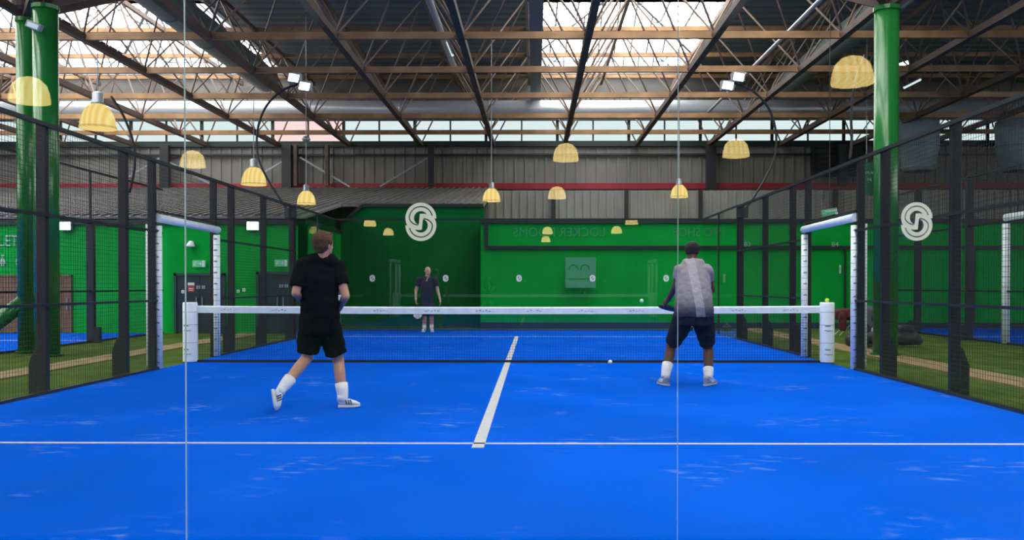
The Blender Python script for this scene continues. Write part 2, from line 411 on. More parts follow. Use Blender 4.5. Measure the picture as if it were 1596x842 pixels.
for j, xn in enumerate(XN):
    side = 'left' if xn < CX else 'right'
    n = sorted(range(len(XN)), key=lambda q: abs(XN[q]-CX)); sd = [q for q in n if (XN[q] < CX) == (xn < CX)]
    rank = sd.index(j); word = ['first', 'second', 'third', 'fourth', 'fifth', 'sixth', 'seventh', 'eighth', 'ninth', 'tenth'][rank]
    g = thing('roof_girder', (xn, 0, ZB), 'dark brown roof girder running to the back wall, %s %s of the middle' % (word, side), 'roof girder', 'dark girders running lengthwise')
    MB().box(xn-.08, xn+.08, -10, YB-.2, ZB-.1, ZB+.06).build('bottom_chord', M['rust'], g)
    MB().box(xn+1.415, xn+1.515, -10, YB-.2, ZT-.07, ZT+.07).build('top_chord', M['strut'], g)
    b = MB()
    for y in YN: b.ball((xn, y, ZB), .12, 10, 6)
    b.build('node', M['rust'], g)

# ducts and pipes
def duct(name, p, q, r, m, lab, cat='duct', rings=0):
    o = thing(name, p, lab, cat); MB().tube([p, q], r, 28).build('shell', m, o, smooth=True)
    if rings:
        b = MB(); p, q = Vector(p), Vector(q); L = (q-p).length; d = (q-p)/L; n = int(L/rings)
        for i in range(1, n): b.tube([p+d*i*rings-d*.025, p+d*i*rings+d*.025], r*1.04, 28)
        b.build('joint_ring', m, o, smooth=True)
    return o
duct('ventilation_duct', (-30, 17.6, 7.55), (30, 17.6, 7.55), .33, M['silver'], 'long silver ventilation duct crossing the hall under the roof', rings=3.2)
duct('ventilation_duct', (-8.6, -9, 8.15), (-8.6, 15.5, 8.15), .42, M['duct'], 'fat teal ventilation duct running lengthwise at upper left', rings=2.4)
duct('ventilation_duct', (9.0, -9, 8.1), (9.0, 16.5, 8.1), .36, M['duct'], 'fat grey ventilation duct beside the right green column', rings=2.4)
tag(MB().box(.28, .64, -9, 19.5, 8.0, 8.4).build('cable_tray', M['duct']), 'dark boxed cable tray under the roof straight above the court middle', 'cable tray')
duct('conduit_pipe', (-2.15, -6, 8.2), (-2.15, 14.5, 8.2), .09, M['silver'], 'slim silver pipe under the roof left of the boxed tray', 'pipe')
duct('conduit_pipe', (6.55, -4, 7.35), (6.55, 17.1, 7.35), .05, M['silver'], 'thin bright conduit rising to the upper right under the roof', 'pipe')
for (X, lab) in ((13.96, 'wide bluish duct drop seen through the right fence, nearer the green column'), (17.4, 'wide bluish duct drop seen through the right fence at the picture edge')):
    o = thing('duct_drop', (X, 17.1, 5.25), lab, 'duct')
    MB().lathe((X, 17.1, 5.25), [(.48, 0), (.56, .1), (.68, .9), (.68, 1.75), (.40, 1.98)], 28).build('shell', M['duct_pale'], o, smooth=True)
    MB().lathe((X, 17.1, 6.1), [(.71, 0), (.71, .08)], 28).lathe((X, 17.1, 5.35), [(.59, 0), (.59, .06)], 28).build('joint_ring', M['duct_pale'], o, smooth=True)

# ------------------------------------------------------------------ green columns
def column(X, Y, r, top, lab, brace_to=None):
    o = thing('green_column', (X, Y, 0), lab, 'column', None)
    MB().lathe((X, Y, 0), [(r, .02), (r, top)], 36).build('shaft', M['green_post'], o, smooth=True)
    MB().lathe((X, Y, top), [(r*1.1, -.05), (r*1.1, .02)], 36).lathe((X, Y, 0), [(r*1.25, .02), (r*1.25, .04)], 36).build('flange', M['green_post'], o)
    b = MB(); b.ball((X, Y, top+.3), .22, 14, 8)
    for sx in (-1, 1):
        for sy in (-1, 1):
            b.bar((X, Y, top+.05), (X+sx*1.4, Y+sy*1.5, ZB), .12, .14)
    b.bar((X, Y, top), (X, Y, ZB), .12, .12)
    b.build('capital', M['rust'], o)
    if brace_to: MB().tube([(X-.02, Y-.02, .95), brace_to], .14, 20).build('raking_brace', M['green_post'], o, smooth=True)
    return o
column(-7.98, 1.3, .2, 6.0, 'green painted round column behind the left fence, the thicker nearer one')
column(-8.74, 2.0, .155, 6.0, 'green painted round column with a raking pipe at its foot, far left', (-9.85, 1.85, .05))
column(6.5, 1.5, .205, 6.0, 'tall glossy green round column rising behind the right fence')

# ------------------------------------------------------------------ courts
def court(x0, x1, y0, y1, name_lab, lines, origin):
    o = thing('court_carpet', origin, name_lab, 'court floor')
    MB().box(x0, x1, y0, y1, 0, .012).build('carpet', M['court'], o)
    for (a0, a1, b0, b1, lab) in lines:
        l = MB().box(a0, a1, b0, b1, .012, .015).build('court_line', M['line'], o); l['label'] = lab
    return o
court(-5, 5, -10.6, 10, 'bright blue padel court carpet the players stand on',
      [(-5, 5, -6.98, -6.93, 'near white service line across the court'), (-5, 5, 6.93, 6.98, 'far white service line beyond the net'),
       (-.025-.02, .025+.02, -7.13, 7.05, 'white centre line along the court')], (0, 0, 0))
court(-19, -9.09, -11.5, 8.4, 'blue court carpet of the neighbouring court at left', [(-19, -9.09, 5.35, 5.42, 'white service line')], (-14, 0, 0))
court(10.25, 20, -11, 11.05, 'blue court carpet of the neighbouring court at right', [(10.25, 20, 6.93, 6.98, 'white service line')], (15, 0, 0))
for sx, a, b, lab in ((-1, -7.0, -6.45, 'tan timber strip in the turf left of the court'), (1, 6.15, 6.75, 'tan timber strip in the turf right of the court')):
    tag(MB().box(a, b, -12, 8.3 if sx < 0 else 11, 0, .02).build('path_strip', M['kerb']), lab, 'path')

# ------------------------------------------------------------------ logo sticker
_logo = []
def logo_shape():
    """two-lane letter S in drawing units (61 high): a silhouette with two hollows and two inlaid lines"""
    if _logo: return _logo[0]
    arc = lambda cy, r, a0, a1, n=30: [(r*math.cos(math.radians(a0+(a1-a0)*i/n)), cy+r*math.sin(math.radians(a0+(a1-a0)*i/n))) for i in range(n+1)]
    sil = arc(6, 24.6, 206, 0)+[(24.4, 5.3), (20.2, 5.5)]+arc(-6, 24.6, 26, -180)+[(-24.4, -5.3), (-20.2, -5.5)]
    hol = arc(6, 11.1, 253, 32)+[(7.2, 12.5), (3.6, 13.0), (-1.5, 12.7)]
    cl = arc(6, 18.3, 12, 186)+[(-16.2, .8), (-12.6, -2.4), (-8.6, -4.3), (-4.5, -5.2)]
    L, Q = [], []
    for i, p in enumerate(cl):
        d = (Vector(cl[min(i+1, len(cl)-1)])-Vector(cl[max(i-1, 0)])).normalized(); n = Vector((-d.y, d.x))*.95
        L.append(tuple(Vector(p)+n)); Q.append(tuple(Vector(p)-n))
    gap = L+Q[::-1]; rot = lambda P: [(-x, -y) for x, y in P]
    cu = bpy.data.curves.new('sticker', 'CURVE'); cu.dimensions = '2D'; cu.fill_mode = 'BOTH'; cu.extrude = .3
    for P in (sil, hol, rot(hol), gap, rot(gap)):
        sp = cu.splines.new('POLY'); sp.points.add(len(P)-1); sp.use_cyclic_u = True
        for q, (x, y) in zip(sp.points, P): q.co = (x, y, 0, 1)
    o = bpy.data.objects.new('sticker', cu); C.objects.link(o); bpy.context.view_layer.update()
    me = bpy.data.meshes.new_from_object(o.evaluated_get(bpy.context.evaluated_depsgraph_get()))
    r = ([tuple(v.co) for v in me.vertices], [tuple(p.vertices) for p in me.polygons])
    bpy.data.objects.remove(o); bpy.data.curves.remove(cu); bpy.data.meshes.remove(me); _logo.append(r); return r
def s_logo(cx, Y, cz, k, parent, m, t=.002):
    vs, fs = logo_shape()
    o = MB().add([(cx+x*k, Y-t/2-t/2*(z/.3), cz+y*k) for x, y, z in vs], fs).build('logo_sticker', m, parent)
    o['label'] = 'white two-lane letter S sticker'; return o

# ------------------------------------------------------------------ glass screens
def glass_panel(x0, x1, Y, lab, group, near=False, logo=None):
    o = thing('glass_screen', ((x0+x1)/2, Y, 0), lab, 'glass screen', group)
    g = .0015; MB().box(x0+g, x1-g, Y-.006, Y+.006, .02, 3.0).build('pane', M['glass'], o)
    if near:
        for xe in (x0,):
            e = MB().box(xe-.0009, xe+.0009, Y-.006, Y+.006, .02, 3.0).build('polished_edge', M['mirror_edge'], o)
    if logo: s_logo((x0+x1)/2-.04*(Y < 0), Y-.006, logo[0], logo[1], o, M['logo'])
    if not near: MB().box(x0+g, x1-g, Y-.025, Y+.025, 3.0, 3.05).build('top_rail', M['black'], o); MB().box(x0+g, x1-g, Y-.02, Y+.02, .0, .02).build('sill', M['black'], o)
    return o
nm = ['leftmost', 'second from left', 'middle', 'second from right', 'rightmost']
for i in range(5):
    x0 = -5+2*i
    glass_panel(x0, x0+2, -10.0, {2: 'clear near glass screen with the white S above the back-court player', 3: 'clear near glass screen with the white S in front of the right fence'}.get(i, 'clear near glass screen, %s of the row' % nm[i]),
                'glass screens behind the near end of the court', True, (1.47, .155/61))
    glass_panel(x0, x0+2, 10.0, 'clear far end glass screen, %s of the row, small white logo' % nm[i], 'glass screens at the far end of the court', False, (1.42, .0030))
for X, side in ((-5, 'left'), (5, 'right')):
    for y0, w in ((6, 'nearer'), (8, 'farther'), (-8, 'nearest'), (-10, 'corner')):
        if y0 < 0 and w == 'nearest': w = 'unseen middle'
        o = thing('side_glass_screen', (X, y0+1, 0), 'clear side glass screen at the court\'s %s edge, %s one' % (side, w), 'glass screen', 'glass screens on the court sides')
        MB().box(X-.006, X+.006, y0+.02, y0+1.98, .02, 3.0).build('pane', M['glass'], o)
        MB().box(X-.02, X+.02, y0, y0+.02, .0, 3.0).box(X-.02, X+.02, y0, y0+2, 3.0, 3.04).build('frame', M['black'], o)

# ------------------------------------------------------------------ fences
def fence(X, side):
    s = -1 if X < 0 else 1
    o = thing('mesh_fence', (X, 1, 0), 'black wire mesh fence along the %s side of the court' % side, 'fence')
    for y in (-6, -3.9, -2.0, -1.15, 1.22, 2.1, 3.95, 6.0):
        w = .11 if y in (-3.9, -2.0, 3.95, 6.0, 2.1, -6) else .10
        p = MB().box(X+s*.02, X+s*(.02+w), y-.04, y+.04, 0, 3.03).build('post', M['black'], o, bevel=.006)
        if w > .105:
            g = MB(); e = X+s*(.02+w)
            g.add([(e, y-.04, 0), (e+s*.09, y-.04, 0), (e+s*.09, y-.04, .34), (e+s*.02, y-.04, .52), (e, y-.04, .52),
                   (e, y+.04, 0), (e+s*.09, y+.04, 0), (e+s*.09, y+.04, .34), (e+s*.02, y+.04, .52), (e, y+.04, .52)],
                  [(0, 1, 2, 3, 4), (9, 8, 7, 6, 5)]+[(i, i+5, (i+1) % 5+5, (i+1) % 5) for i in range(5)])
            g.build('base_gusset', M['black'], p)
    def rail(y0, y1, z, w=.03): MB().box(X-w/2, X+w/2, y0, y1, z-w/2, z+w/2).build('rail', M['black'], o)
    rail(-6, 6, 3.0, .045); rail(-6, -1.15, 2.0); rail(1.22, 6, 2.0); rail(-6, -1.15, 1.0); rail(1.22, 6, 1.0)
    rail(-6, -1.15, .02, .05); rail(1.22, 6, .02, .05); rail(-1.15, 1.22, 2.28)
    m = MB(); t = .0015
    y = -6.0
    while y < 6:
        z0 = 2.28 if -1.15 < y < 1.22 else .02
        m.box(X-t, X+t, y-t, y+t, z0, 3.0); y += .052
    z = .05
    while z < 3:
        if z > 2.28: m.box(X-t, X+t, -6, 6, z-t, z+t)
        else: m.box(X-t, X+t, -6, -1.15, z-t, z+t).box(X-t, X+t, 1.22, 6, z-t, z+t)
        z += .052
    m.build('wire_mesh', M['wire'], o)
    # floodlight mast curving up and over from the post at Y = 6
    ms = thing('floodlight_mast', (X+s*.1, 6.0, 2.9), 'curved black floodlight mast on the %s fence, bowing outward' % side, 'light mast', 'curved masts with twin floodlights')
    pts = [(.10, 2.85), (.35, 3.2), (.68, 3.75), (.84, 4.2), (.84, 4.75), (.66, 5.25), (.3, 5.62), (-.1, 5.78)]
    fine = []
    for i in range(len(pts)-1):
        p0, p1, p2, p3 = pts[max(i-1, 0)], pts[i], pts[i+1], pts[min(i+2, len(pts)-1)]
        for q in range(6):
            t_ = q/6
            fine.append(tuple(.5*((2*p1[c])+(-p0[c]+p2[c])*t_+(2*p0[c]-5*p1[c]+4*p2[c]-p3[c])*t_*t_+(-p0[c]+3*p1[c]-3*p2[c]+p3[c])*t_**3) for c in (0, 1)))
    fine.append(pts[-1])
    MB().tube([(X+s*a, 6.0, z) for a, z in fine], .026, 12).build('pole', M['black'], ms, smooth=True)
    MB().lathe((X+s*.1, 6, 2.75), [(.13, 0), (.13, .22)], 20).build('clamp_collar', M['black'], ms)
    for q in (0, 1):
        hz = 5.88-.19*q*(1 if X < 0 else 1)
        hx = X+s*(-.02)+(q*.24 if X < 0 else q*-.24)
        h = MB().box(hx-.14, hx+.14, 5.86, 6.04, hz-.09, hz+.12).build('lamp_head', M['grey_metal'], ms)
        MB().add([(hx-.125, 5.853, hz-.06), (hx+.09, 5.853, hz-.10), (hx+.125, 5.853, hz+.06), (hx-.09, 5.853, hz+.10)], [(0, 1, 2, 3)]).build('led_face', M['led'], h)
    return o
fence(-5.0, 'left'); fence(5.0, 'right')

def neighbour_fence(X, side, y0, y1, posts, s, ztop=3.65):
    o = thing('mesh_fence', (X, (y0+y1)/2, 0), 'black wire mesh fence of the neighbouring court at %s' % side, 'fence')
    for y in posts:
        p = MB().box(X-.08, X+.08, y-.05, y+.05, 0, 2.6 if X < 0 else ztop).box(X-.02, X+.02, y-.02, y+.02, 2.5, ztop).build('post', M['black'], o, bevel=.006)
        MB().box(X+s*.08, X+s*.2, y-.05, y+.05, 0, .34).build('base_gusset', M['black'], p)
    for z in (ztop, 2.55, 1.1, .03): MB().box(X-.02, X+.02, y0, y1, z-.02, z+.02).build('rail', M['black'], o)
    m = MB(); t = .0014; y = y0
    while y < y1: m.box(X-t, X+t, y-t, y+t, .02, ztop); y += .075
    z = .05
    while z < ztop: m.box(X-t, X+t, y0, y1, z-t, z+t); z += .075
    m.build('wire_mesh', M['wire'], o)
neighbour_fence(-9.0, 'left', -3, 8.3, (4.75, .8, -3), 1)
neighbour_fence(10.15, 'right', -2, 10.9, (8.5, 5.9, .9, -2), -1)

# ------------------------------------------------------------------ padded gate frames
def gate(X, side):
    s = -1 if X < 0 else 1
    o = thing('padded_gate_frame', (X, 0, 0), 'white padded gate frame with sloping top bar at the court\'s %s edge' % side, 'gate frame')
    for y in (-1.1, 1.18):
        w = .05 if y < 0 else .055
        p = MB().tube([(X, y, .02), (X, y, 2.08)], w, 16).build('post_pad', M['white'], o, smooth=True)
        if y < 0:
            MB().tube([(X+s*.13, y-.01, .05), (X+s*.13, y-.01, 2.1)], .045, 16).build('outer_pad', M['white'], o, smooth=True)
            MB().box(X+s*.045 if s > 0 else X-.085, X+.085 if s > 0 else X-.045, y-.045, y+.02, .0, 2.1).build('dark_gap', M['black'], o)
        b = MB()
        z = .2
        while z < 2.05: b.tube([(X, y, z), (X, y, z+.008)], w*1.03, 16); z += .19
        b.build('seam', M['seam'], p)
        b = MB(); z = .1
        while z < 2.0:
            for j in range(3): b.box(X-.028+.02*j, X-.014+.02*j, y-w*1.0-.003, y-w+.012, z, z+.018+.008*(j % 2))
            z += .19
        b.build('printed_mark', M['ink'], p)
    MB().tube([(X, -1.14, 2.19), (X, 1.22, 2.17)], .06, 20).ball((X, 1.22, 2.17), .06).build('top_pad', M['white'], o, smooth=True)
gate(-5.0, 'left'); gate(5.0, 'right')
o = thing('padded_gate_frame', (10.15, 4.4, 0), 'white padded gate post on the neighbouring court at the right picture edge', 'gate frame')
MB().tube([(10.15, 4.4, .02), (10.15, 4.4, 2.5)], .075, 16).build('post_pad', M['white'], o, smooth=True)
b = MB(); z = .2
while z < 2.45: b.tube([(10.15, 4.4, z), (10.15, 4.4, z+.01)], .078, 16); z += .2
b.build('seam', M['seam'], o); MB().tube([(10.15, 4.4, 2.62), (10.15, 2.0, 2.62)], .08, 16).build('top_pad', M['white'], o, smooth=True)

# ------------------------------------------------------------------ net
nt_ = thing('padel_net', (0, 0, 0), 'black padel net with a white top band across the court', 'net')
n = MB(); t = .0018; x = -4.92
def ntop(x): return .885-.02*(1-(x/5)**2)
while x < 4.93: n.box(x-t, x+t, -t, t, .03, ntop(x)-.05); x += .042
z = .05
while z < .84: n.box(-4.92, 4.92, -t, t, z-t, z+t); z += .042
n.build('netting', M['wire'], nt_)
b = MB(); xs = [-4.9+9.8*i/40 for i in range(41)]
vs = [(x, y, ntop(x)+dz) for x in xs for (y, dz) in ((-.012, -.095), (-.016, .0), (0, .018), (.016, 0), (.012, -.095))]
fs = [(i*5+k, i*5+(k+1) % 5, (i+1)*5+(k+1) % 5, (i+1)*5+k) for i in range(40) for k in range(5)]+[(0, 1, 2, 3, 4), tuple(200+k for k in range(5))]
b.add(vs, fs).build('top_band', M['band'], nt_)
b = MB(); random.seed(3)
for i in range(12):
    x0 = -4.5+i*.8
    for j in range(5): w = random.uniform(.02, .05); h = random.uniform(.008, .018); b.box(x0+j*.05, x0+j*.05+w*.8, -.0185, -.0145, ntop(x0)-.055+.01*(j % 2), ntop(x0)-.055+.01*(j % 2)+h)
b.build('printed_mark', M['seam'], nt_)
MB().box(-4.9, 4.9, -.012, .012, .0, .05).build('bottom_tape', M['black'], nt_)
MB().box(-.025, .025, -.02, -.015, .02, .8).build('centre_strap', M['seam'], nt_) if False else None
for X, side in ((-4.985, 'left'), (4.985, 'right')):
    o = thing('net_post', (X, 0, 0), 'thick round white padded net post at the %s end of the net' % side, 'net post', None)
    MB().lathe((X, 0, 0), [(.108, .02), (.112, .04), (.112, .93), (.104, .955)], 28).build('padding', M['white'], o, smooth=True)
    b = MB()
    for z in (.32, .60, .80): b.lathe((X, 0, z), [(.114, 0), (.114, .008)], 28)
    b.build('seam', M['seam'], o)
    b = MB()
    for z in (.12, .49):
        for j in range(4):
            a = -PI/2+(-.55+.18*j); b.bar((X+.115*math.cos(a)*.98, .113*math.sin(a), z+.10), (X+.115*math.cos(a+.13)*.98, .113*math.sin(a+.13), z+.10), .006, .02)
        for j in range(5):
            a = -PI/2+(-.6+.22*j); b.bar((X+.113*math.cos(a), .113*math.sin(a), z+.03-.008*j % .02), (X+.113*math.cos(a+.17), .113*math.sin(a+.17), z+.03), .006, .010)
    b.build('printed_mark', M['ink'], o)
def ball(p, m, lab, r=.033):
    tag(MB().ball(p, r, 20, 12).build('padel_ball', m, smooth=True, origin=p), lab, 'ball')
ball((4.985, 0, .955+.033), M['ball'], 'yellow padel ball resting on top of the right net post')
ball((CX+(951-833)*13.2/F, -.3, .046), M['ball_white'], 'pale ball on the blue court at the foot of the net')
ball(at(1000, 469, 15), M['ball_white'], 'pale ball in the air left of the player in grey', .033)

# ------------------------------------------------------------------ pendant lamps
def lamp_front(p, k, cordtop, lab):
    """p is the centre of the bowl's lower rim"""
    X, Y, Z = p; o = thing('pendant_lamp', p, lab, 'lamp', 'yellow pendant lamps with grey caps')
    MB().lathe(p, [(.42*k, 0), (.42*k, .06*k), (.40*k, .22*k), (.34*k, .40*k), (.24*k, .54*k), (.13*k, .62*k)], 32).build('lamp_shade', M['lamp'], o, smooth=True)
    MB().lathe((X, Y, Z-.004), [(.435*k, 0), (.435*k, .05*k)], 32, caps=False).build('rim', M['lamp_rim'], o, smooth=True)
    MB().lathe((X, Y, Z+.58*k), [(.15*k, 0), (.17*k, .06*k), (.13*k, .08*k), (.13*k, .30*k), (.06*k, .34*k)], 24).build('cap', M['grey_metal'], o, smooth=True)
    MB().tube([(X, Y, Z+.9*k), (X, Y, cordtop)], .014, 8).build('cord', M['grey_metal'], o)
    if 'above the player in black' in lab: MB().ball((X, Y, at(478, 217, 25.0).z), (.12, .12, .09), 18, 10).build('cord_housing', M['grey_metal'], o, smooth=True)
lamp_front(tuple(at(151, 200, 21.5)), 1.0, 9.6, 'yellow pendant lamp with grey cap, nearest one at upper left')
lamp_front(tuple(at(395, 288, 30.2)), 1.0, 9.6, 'yellow pendant lamp with grey cap behind the left curved mast')
lamp_front(tuple(at(477, 318, 25.0)), .62, 9.6, 'yellow pendant lamp on a long cord above the player in black')
lamp_front(tuple(at(766, 314, 27.6)), .67, 9.6, 'yellow pendant lamp on a long cord right of the middle logo')
lamp_front(tuple(at(1058, 308, 27.6)), .65, 9.6, 'yellow pendant lamp on a long cord above the player in grey')
lamp_front(tuple(at(1348, 303, 27.6)), .58, 9.6, 'small yellow pendant lamp below the court number sign')
def lamp_rear(X, dm, Z=5.45, k=1.0):
    Y = -6.5-dm
    o = thing('bowl_lamp', (X, Y, Z), 'wide yellow bowl lamp hanging behind the camera, mirrored in the court glass', 'lamp', 'wide bowl lamps mirrored in the glass')
    MB().lathe((X, Y, Z), [(.42*k, -.12), (.42*k, -.05), (.40*k, .1), (.34*k, .28), (.22*k, .40), (.06*k, .45)], 32).build('lamp_shade', M['lamp_strong'], o, smooth=True)
    MB().lathe((X, Y, Z+.45), [(.07, 0), (.05, .08)], 16).build('cap', M['rubber'], o)
    MB().tube([(X, Y, Z+.5), (X, Y, ZD)], .012, 8).build('cord', M['rubber'], o)
for X, dm in ((6.9, 17.7), (6.84, 27.6), (1.45, 28.4), (1.48, 40.7), (-11.4, 29.8), (-10.9, 19.3)): lamp_rear(X, dm)

# ------------------------------------------------------------------ things on the green walls
def wall_led(px, lab):
    p = at(px, 352, 21.85); o = thing('wall_floodlight', p, lab, 'light', 'white floodlights above the left wall')
    MB().box(p.x-.16, p.x+.16, p.y, p.y+.12, p.z-.11, p.z+.11).build('housing', M['grey_metal'], o, bevel=.01)
    MB().box(p.x-.14, p.x+.14, p.y-.012, p.y, p.z-.095, p.z+.095).build('led_face', M['led'], o)
wall_led(98, 'glaring white floodlight on the left wall beside the green columns')
wall_led(393, 'glaring white floodlight on the left wall between two fence posts')
p = at(297, 380, 21.95); o = thing('siren_box', p, 'small white alarm siren on the green wall above the exit sign', 'alarm')
MB().lathe((p.x, p.y-.06, p.z-.08), [(.10, 0), (.10, .05), (.06, .12), (.03, .15)], 20).build('housing', M['logo'], o, smooth=True)
MB().box(p.x-.05, p.x+.05, p.y-.03, 8.5, p.z-.06, p.z+.06).build('bracket', M['logo'], o)
def exit_sign(px, py, lab, m):
    p = at(px, py, 21.9); o = thing('exit_sign', p, lab, 'exit sign', None)
    MB().box(p.x-.16, p.x+.16, p.y, p.y+.05, p.z-.085, p.z+.085).build('panel', m, o)
    MB().box(p.x+.09, p.x+.155, p.y-.006, p.y, p.z-.08, p.z+.08).build('pictogram_door', M['letter'], o)
    b = MB(); f = p.y-.004; x0 = p.x-.06
    b.ball((x0-.02, f, p.z+.045), (.014, .004, .014), 10, 6)
    for a, c in (((-.02, .03), (-.04, -.015)), ((-.04, -.015), (-.015, -.06)), ((-.04, -.015), (-.075, -.05)), ((-.022, .02), (.012, .0)), ((-.03, .02), (-.065, .0))):
        b.bar((x0+a[0], f, p.z+a[1]), (x0+c[0], f, p.z+c[1]), .006, .012)
    b.bar((p.x-.01, f, p.z), (p.x+.07, f, p.z), .006, .014).bar((p.x+.04, f, p.z+.03), (p.x+.07, f, p.z), .006, .014).bar((p.x+.04, f, p.z-.03), (p.x+.07, f, p.z), .006, .014)
    b.build('pictogram', M['letter'], o)
exit_sign(308, 411, 'lit green running man exit sign above the door seen through the left gate', M['exitsign'])
exit_sign(437, 410, 'dimmer green running man exit sign above the door left of the player in black', M['exitsign'])
def wall_door(n, x0, x1, top, Y=8.5):
    pl = at(x0, top, 21.95); pr = at(x1, top, 21.95)
    fr = tag(MB().box(pl.x-.07, pl.x, Y-.06, Y, 0, pl.z+.07).box(pr.x, pr.x+.07, Y-.06, Y, 0, pl.z+.07).box(pl.x-.07, pr.x+.07, Y-.06, Y, pl.z, pl.z+.07)
             .build('door_%d' % n, M['doorframe'], origin=((pl.x+pr.x)/2, Y, 0)), kind='structure')
    mid = (pl.x+pr.x)/2
    for i, (a, c) in enumerate(((pl.x+.01, mid-.006), (mid+.006, pr.x-.01))):
        lf = MB().box(a, c, Y-.035, Y-.005, .02, pl.z-.01).build('leaf', M['door'], fr)
        hx = c-.07 if i == 0 else a+.07
        MB().box(hx-.012, hx+.012, Y-.075, Y-.035, .62, .92).build('handle', M['grey_metal'], lf)
    return fr
wall_door(1, 273, 345, 430); wall_door(2, 402, 470, 428)
def plate(name, px, py, w, h, m, lab, cat, d=21.953):
    p = at(px, py, d); o = thing(name, p, lab, cat); MB().box(p.x-w/2, p.x+w/2, p.y, p.y+.012, p.z-h/2, p.z+h/2).build('plate', m, o); return o, p
o, p = plate('fire_notice', 296, 448, .17, .24, M['redsign'], 'red and white notice on the slate door behind the left gate', 'notice')
MB().box(p.x-.085, p.x+.085, p.y-.004, p.y, p.z+.05, p.z+.12).box(p.x-.06, p.x+.06, p.y-.004, p.y, p.z-.04, p.z-.02).box(p.x-.06, p.x+.05, p.y-.004, p.y, p.z-.08, p.z-.065).build('print', M['letter'], o)
for px, py, lab in ((311, 448, 'small white pictogram notices beside the red notice'), (441, 446, 'small white pictogram notices on the door left of the player in black')):
    o, p = plate('door_notice', px, py, .24, .12, M['door'], lab, 'notice')
    b = MB()
    for dx in (-.09, -.03, .05, .10): b.box(p.x+dx-.018, p.x+dx+.018, p.y-.004, p.y, p.z-.04, p.z+.045)
    b.build('pictogram', M['seam'], o)
for px, py, lab in ((370, 454, 'small white switch plate on the green wall between the doors'), (379, 452, 'small white call point beside the switch plate'), (283, 455, 'small white card on the slate door left of the red notice')):
    o, p = plate('switch_plate', px, py, .07, .08, M['logo'], lab, 'switch plate', 21.953 if px < 300 else 21.988)
    MB().box(p.x-.015, p.x+.015, p.y-.008, p.y, p.z-.02, p.z+.02).build('button', M['seam'], o)
# toilets lettering and icons
p = at(33, 375, 21.97)
o = thing('toilets_sign', (p.x, p.y, p.z), 'white TOILETS lettering on the green wall at the left picture edge', 'sign')
text_mb('TOILETS', (p.x-.60, p.y, p.z), .28, width=1.22).build('lettering', M['letter_mid'], o)
ic = MB(); q = at(27, 406, 21.97)
ic.ball((q.x, q.y, q.z+.13), (.03, .006, .03), 10, 6).bar((q.x, q.y, q.z+.09), (q.x+.01, q.y, q.z-.01), .01, .03).bar((q.x+.01, q.y, q.z-.01), (q.x+.09, q.y, q.z-.03), .01, .03).bar((q.x+.09, q.y, q.z-.03), (q.x+.12, q.y, q.z-.1), .01, .03)
for i in range(14):
    a0, a1 = math.radians(80+i*20), math.radians(100+i*20)
    ic.bar((q.x+.10*math.cos(a0), q.y, q.z-.03+.10*math.sin(a0)), (q.x+.10*math.cos(a1), q.y, q.z-.03+.10*math.sin(a1)), .01, .02)
q = at(0, 406, 21.97); ic.ball((q.x, q.y, q.z+.13), (.035, .006, .035), 10, 6).add([(q.x-.1, q.y, q.z-.08), (q.x+.1, q.y, q.z-.08), (q.x, q.y, q.z+.1), (q.x-.1, q.y-.008, q.z-.08), (q.x+.1, q.y-.008, q.z-.08), (q.x, q.y-.008, q.z+.1)], [(0, 1, 2), (3, 5, 4), (0, 3, 4, 1), (1, 4, 5, 2), (2, 5, 3, 0)])
ic.bar((q.x-.025, q.y, q.z-.08), (q.x-.025, q.y, q.z-.15), .01, .02).bar((q.x+.025, q.y, q.z-.08), (q.x+.025, q.y, q.z-.15), .01, .02)
ic.build('icon', M['letter_mid'], o)
# brown timber doors at far left
for (x0, x1, n) in ((-8, 31, 3), (92, 106, 4)):
    a, c = at(x0, 431, 21.95), at(x1, 431, 21.95)
    f = tag(MB().box(a.x-.04, a.x, 8.44, 8.5, 0, a.z+.04).box(c.x, c.x+.04, 8.44, 8.5, 0, a.z+.04).box(a.x-.04, c.x+.04, 8.44, 8.5, a.z, a.z+.04).build('door_%d' % n, M['wood'], origin=((a.x+c.x)/2, 8.5, 0)), kind='structure')
    lf = MB().box(a.x, c.x, 8.46, 8.495, .02, a.z).build('leaf', M['wood'], f); MB().box(c.x-.09, c.x-.06, 8.42, 8.46, .6, .9).build('handle', M['grey_metal'], lf)
# reflected signs put on the right fascia as mirrored pale lettering
def mir(px0, px1, txt, lab):
    a, c = at(px0, 362, 24.68), at(px1, 362, 24.68)
    o = thing('reflected_lettering', ((a.x+c.x)/2, a.y, a.z), lab, 'sign')
    text_mb(txt, ((a.x+c.x)/2, a.y, a.z), .26, mirror=True, width=c.x-a.x).build('lettering', M['letter_reflected'], o)
mir(800, 942, 'LOCKER ROOMS', 'faint LOCKER ROOMS reflection, modelled as mirrored lettering on the long green fascia')
mir(1048, 1128, 'PRO SHOP', 'faint PRO SHOP reflection, modelled as mirrored lettering on the fascia above the player in grey')
p = at(905, 425, 24.36); o = thing('reflected_poster', p, 'faint pale green reflection, built as a square board behind the far glass', 'board')  # a poster reflected in the glass, put in as a coloured board
MB().box(p.x-.43, p.x+.43, p.y, p.y+.03, p.z-.43, p.z+.43).build('panel', M['poster_reflection'], o)
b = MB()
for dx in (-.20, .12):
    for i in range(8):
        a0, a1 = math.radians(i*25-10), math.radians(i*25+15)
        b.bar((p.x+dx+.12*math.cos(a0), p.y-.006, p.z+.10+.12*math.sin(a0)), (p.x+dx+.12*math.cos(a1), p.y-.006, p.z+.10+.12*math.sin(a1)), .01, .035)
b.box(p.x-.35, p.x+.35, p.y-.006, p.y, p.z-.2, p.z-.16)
b.build('print', M['green'], o)
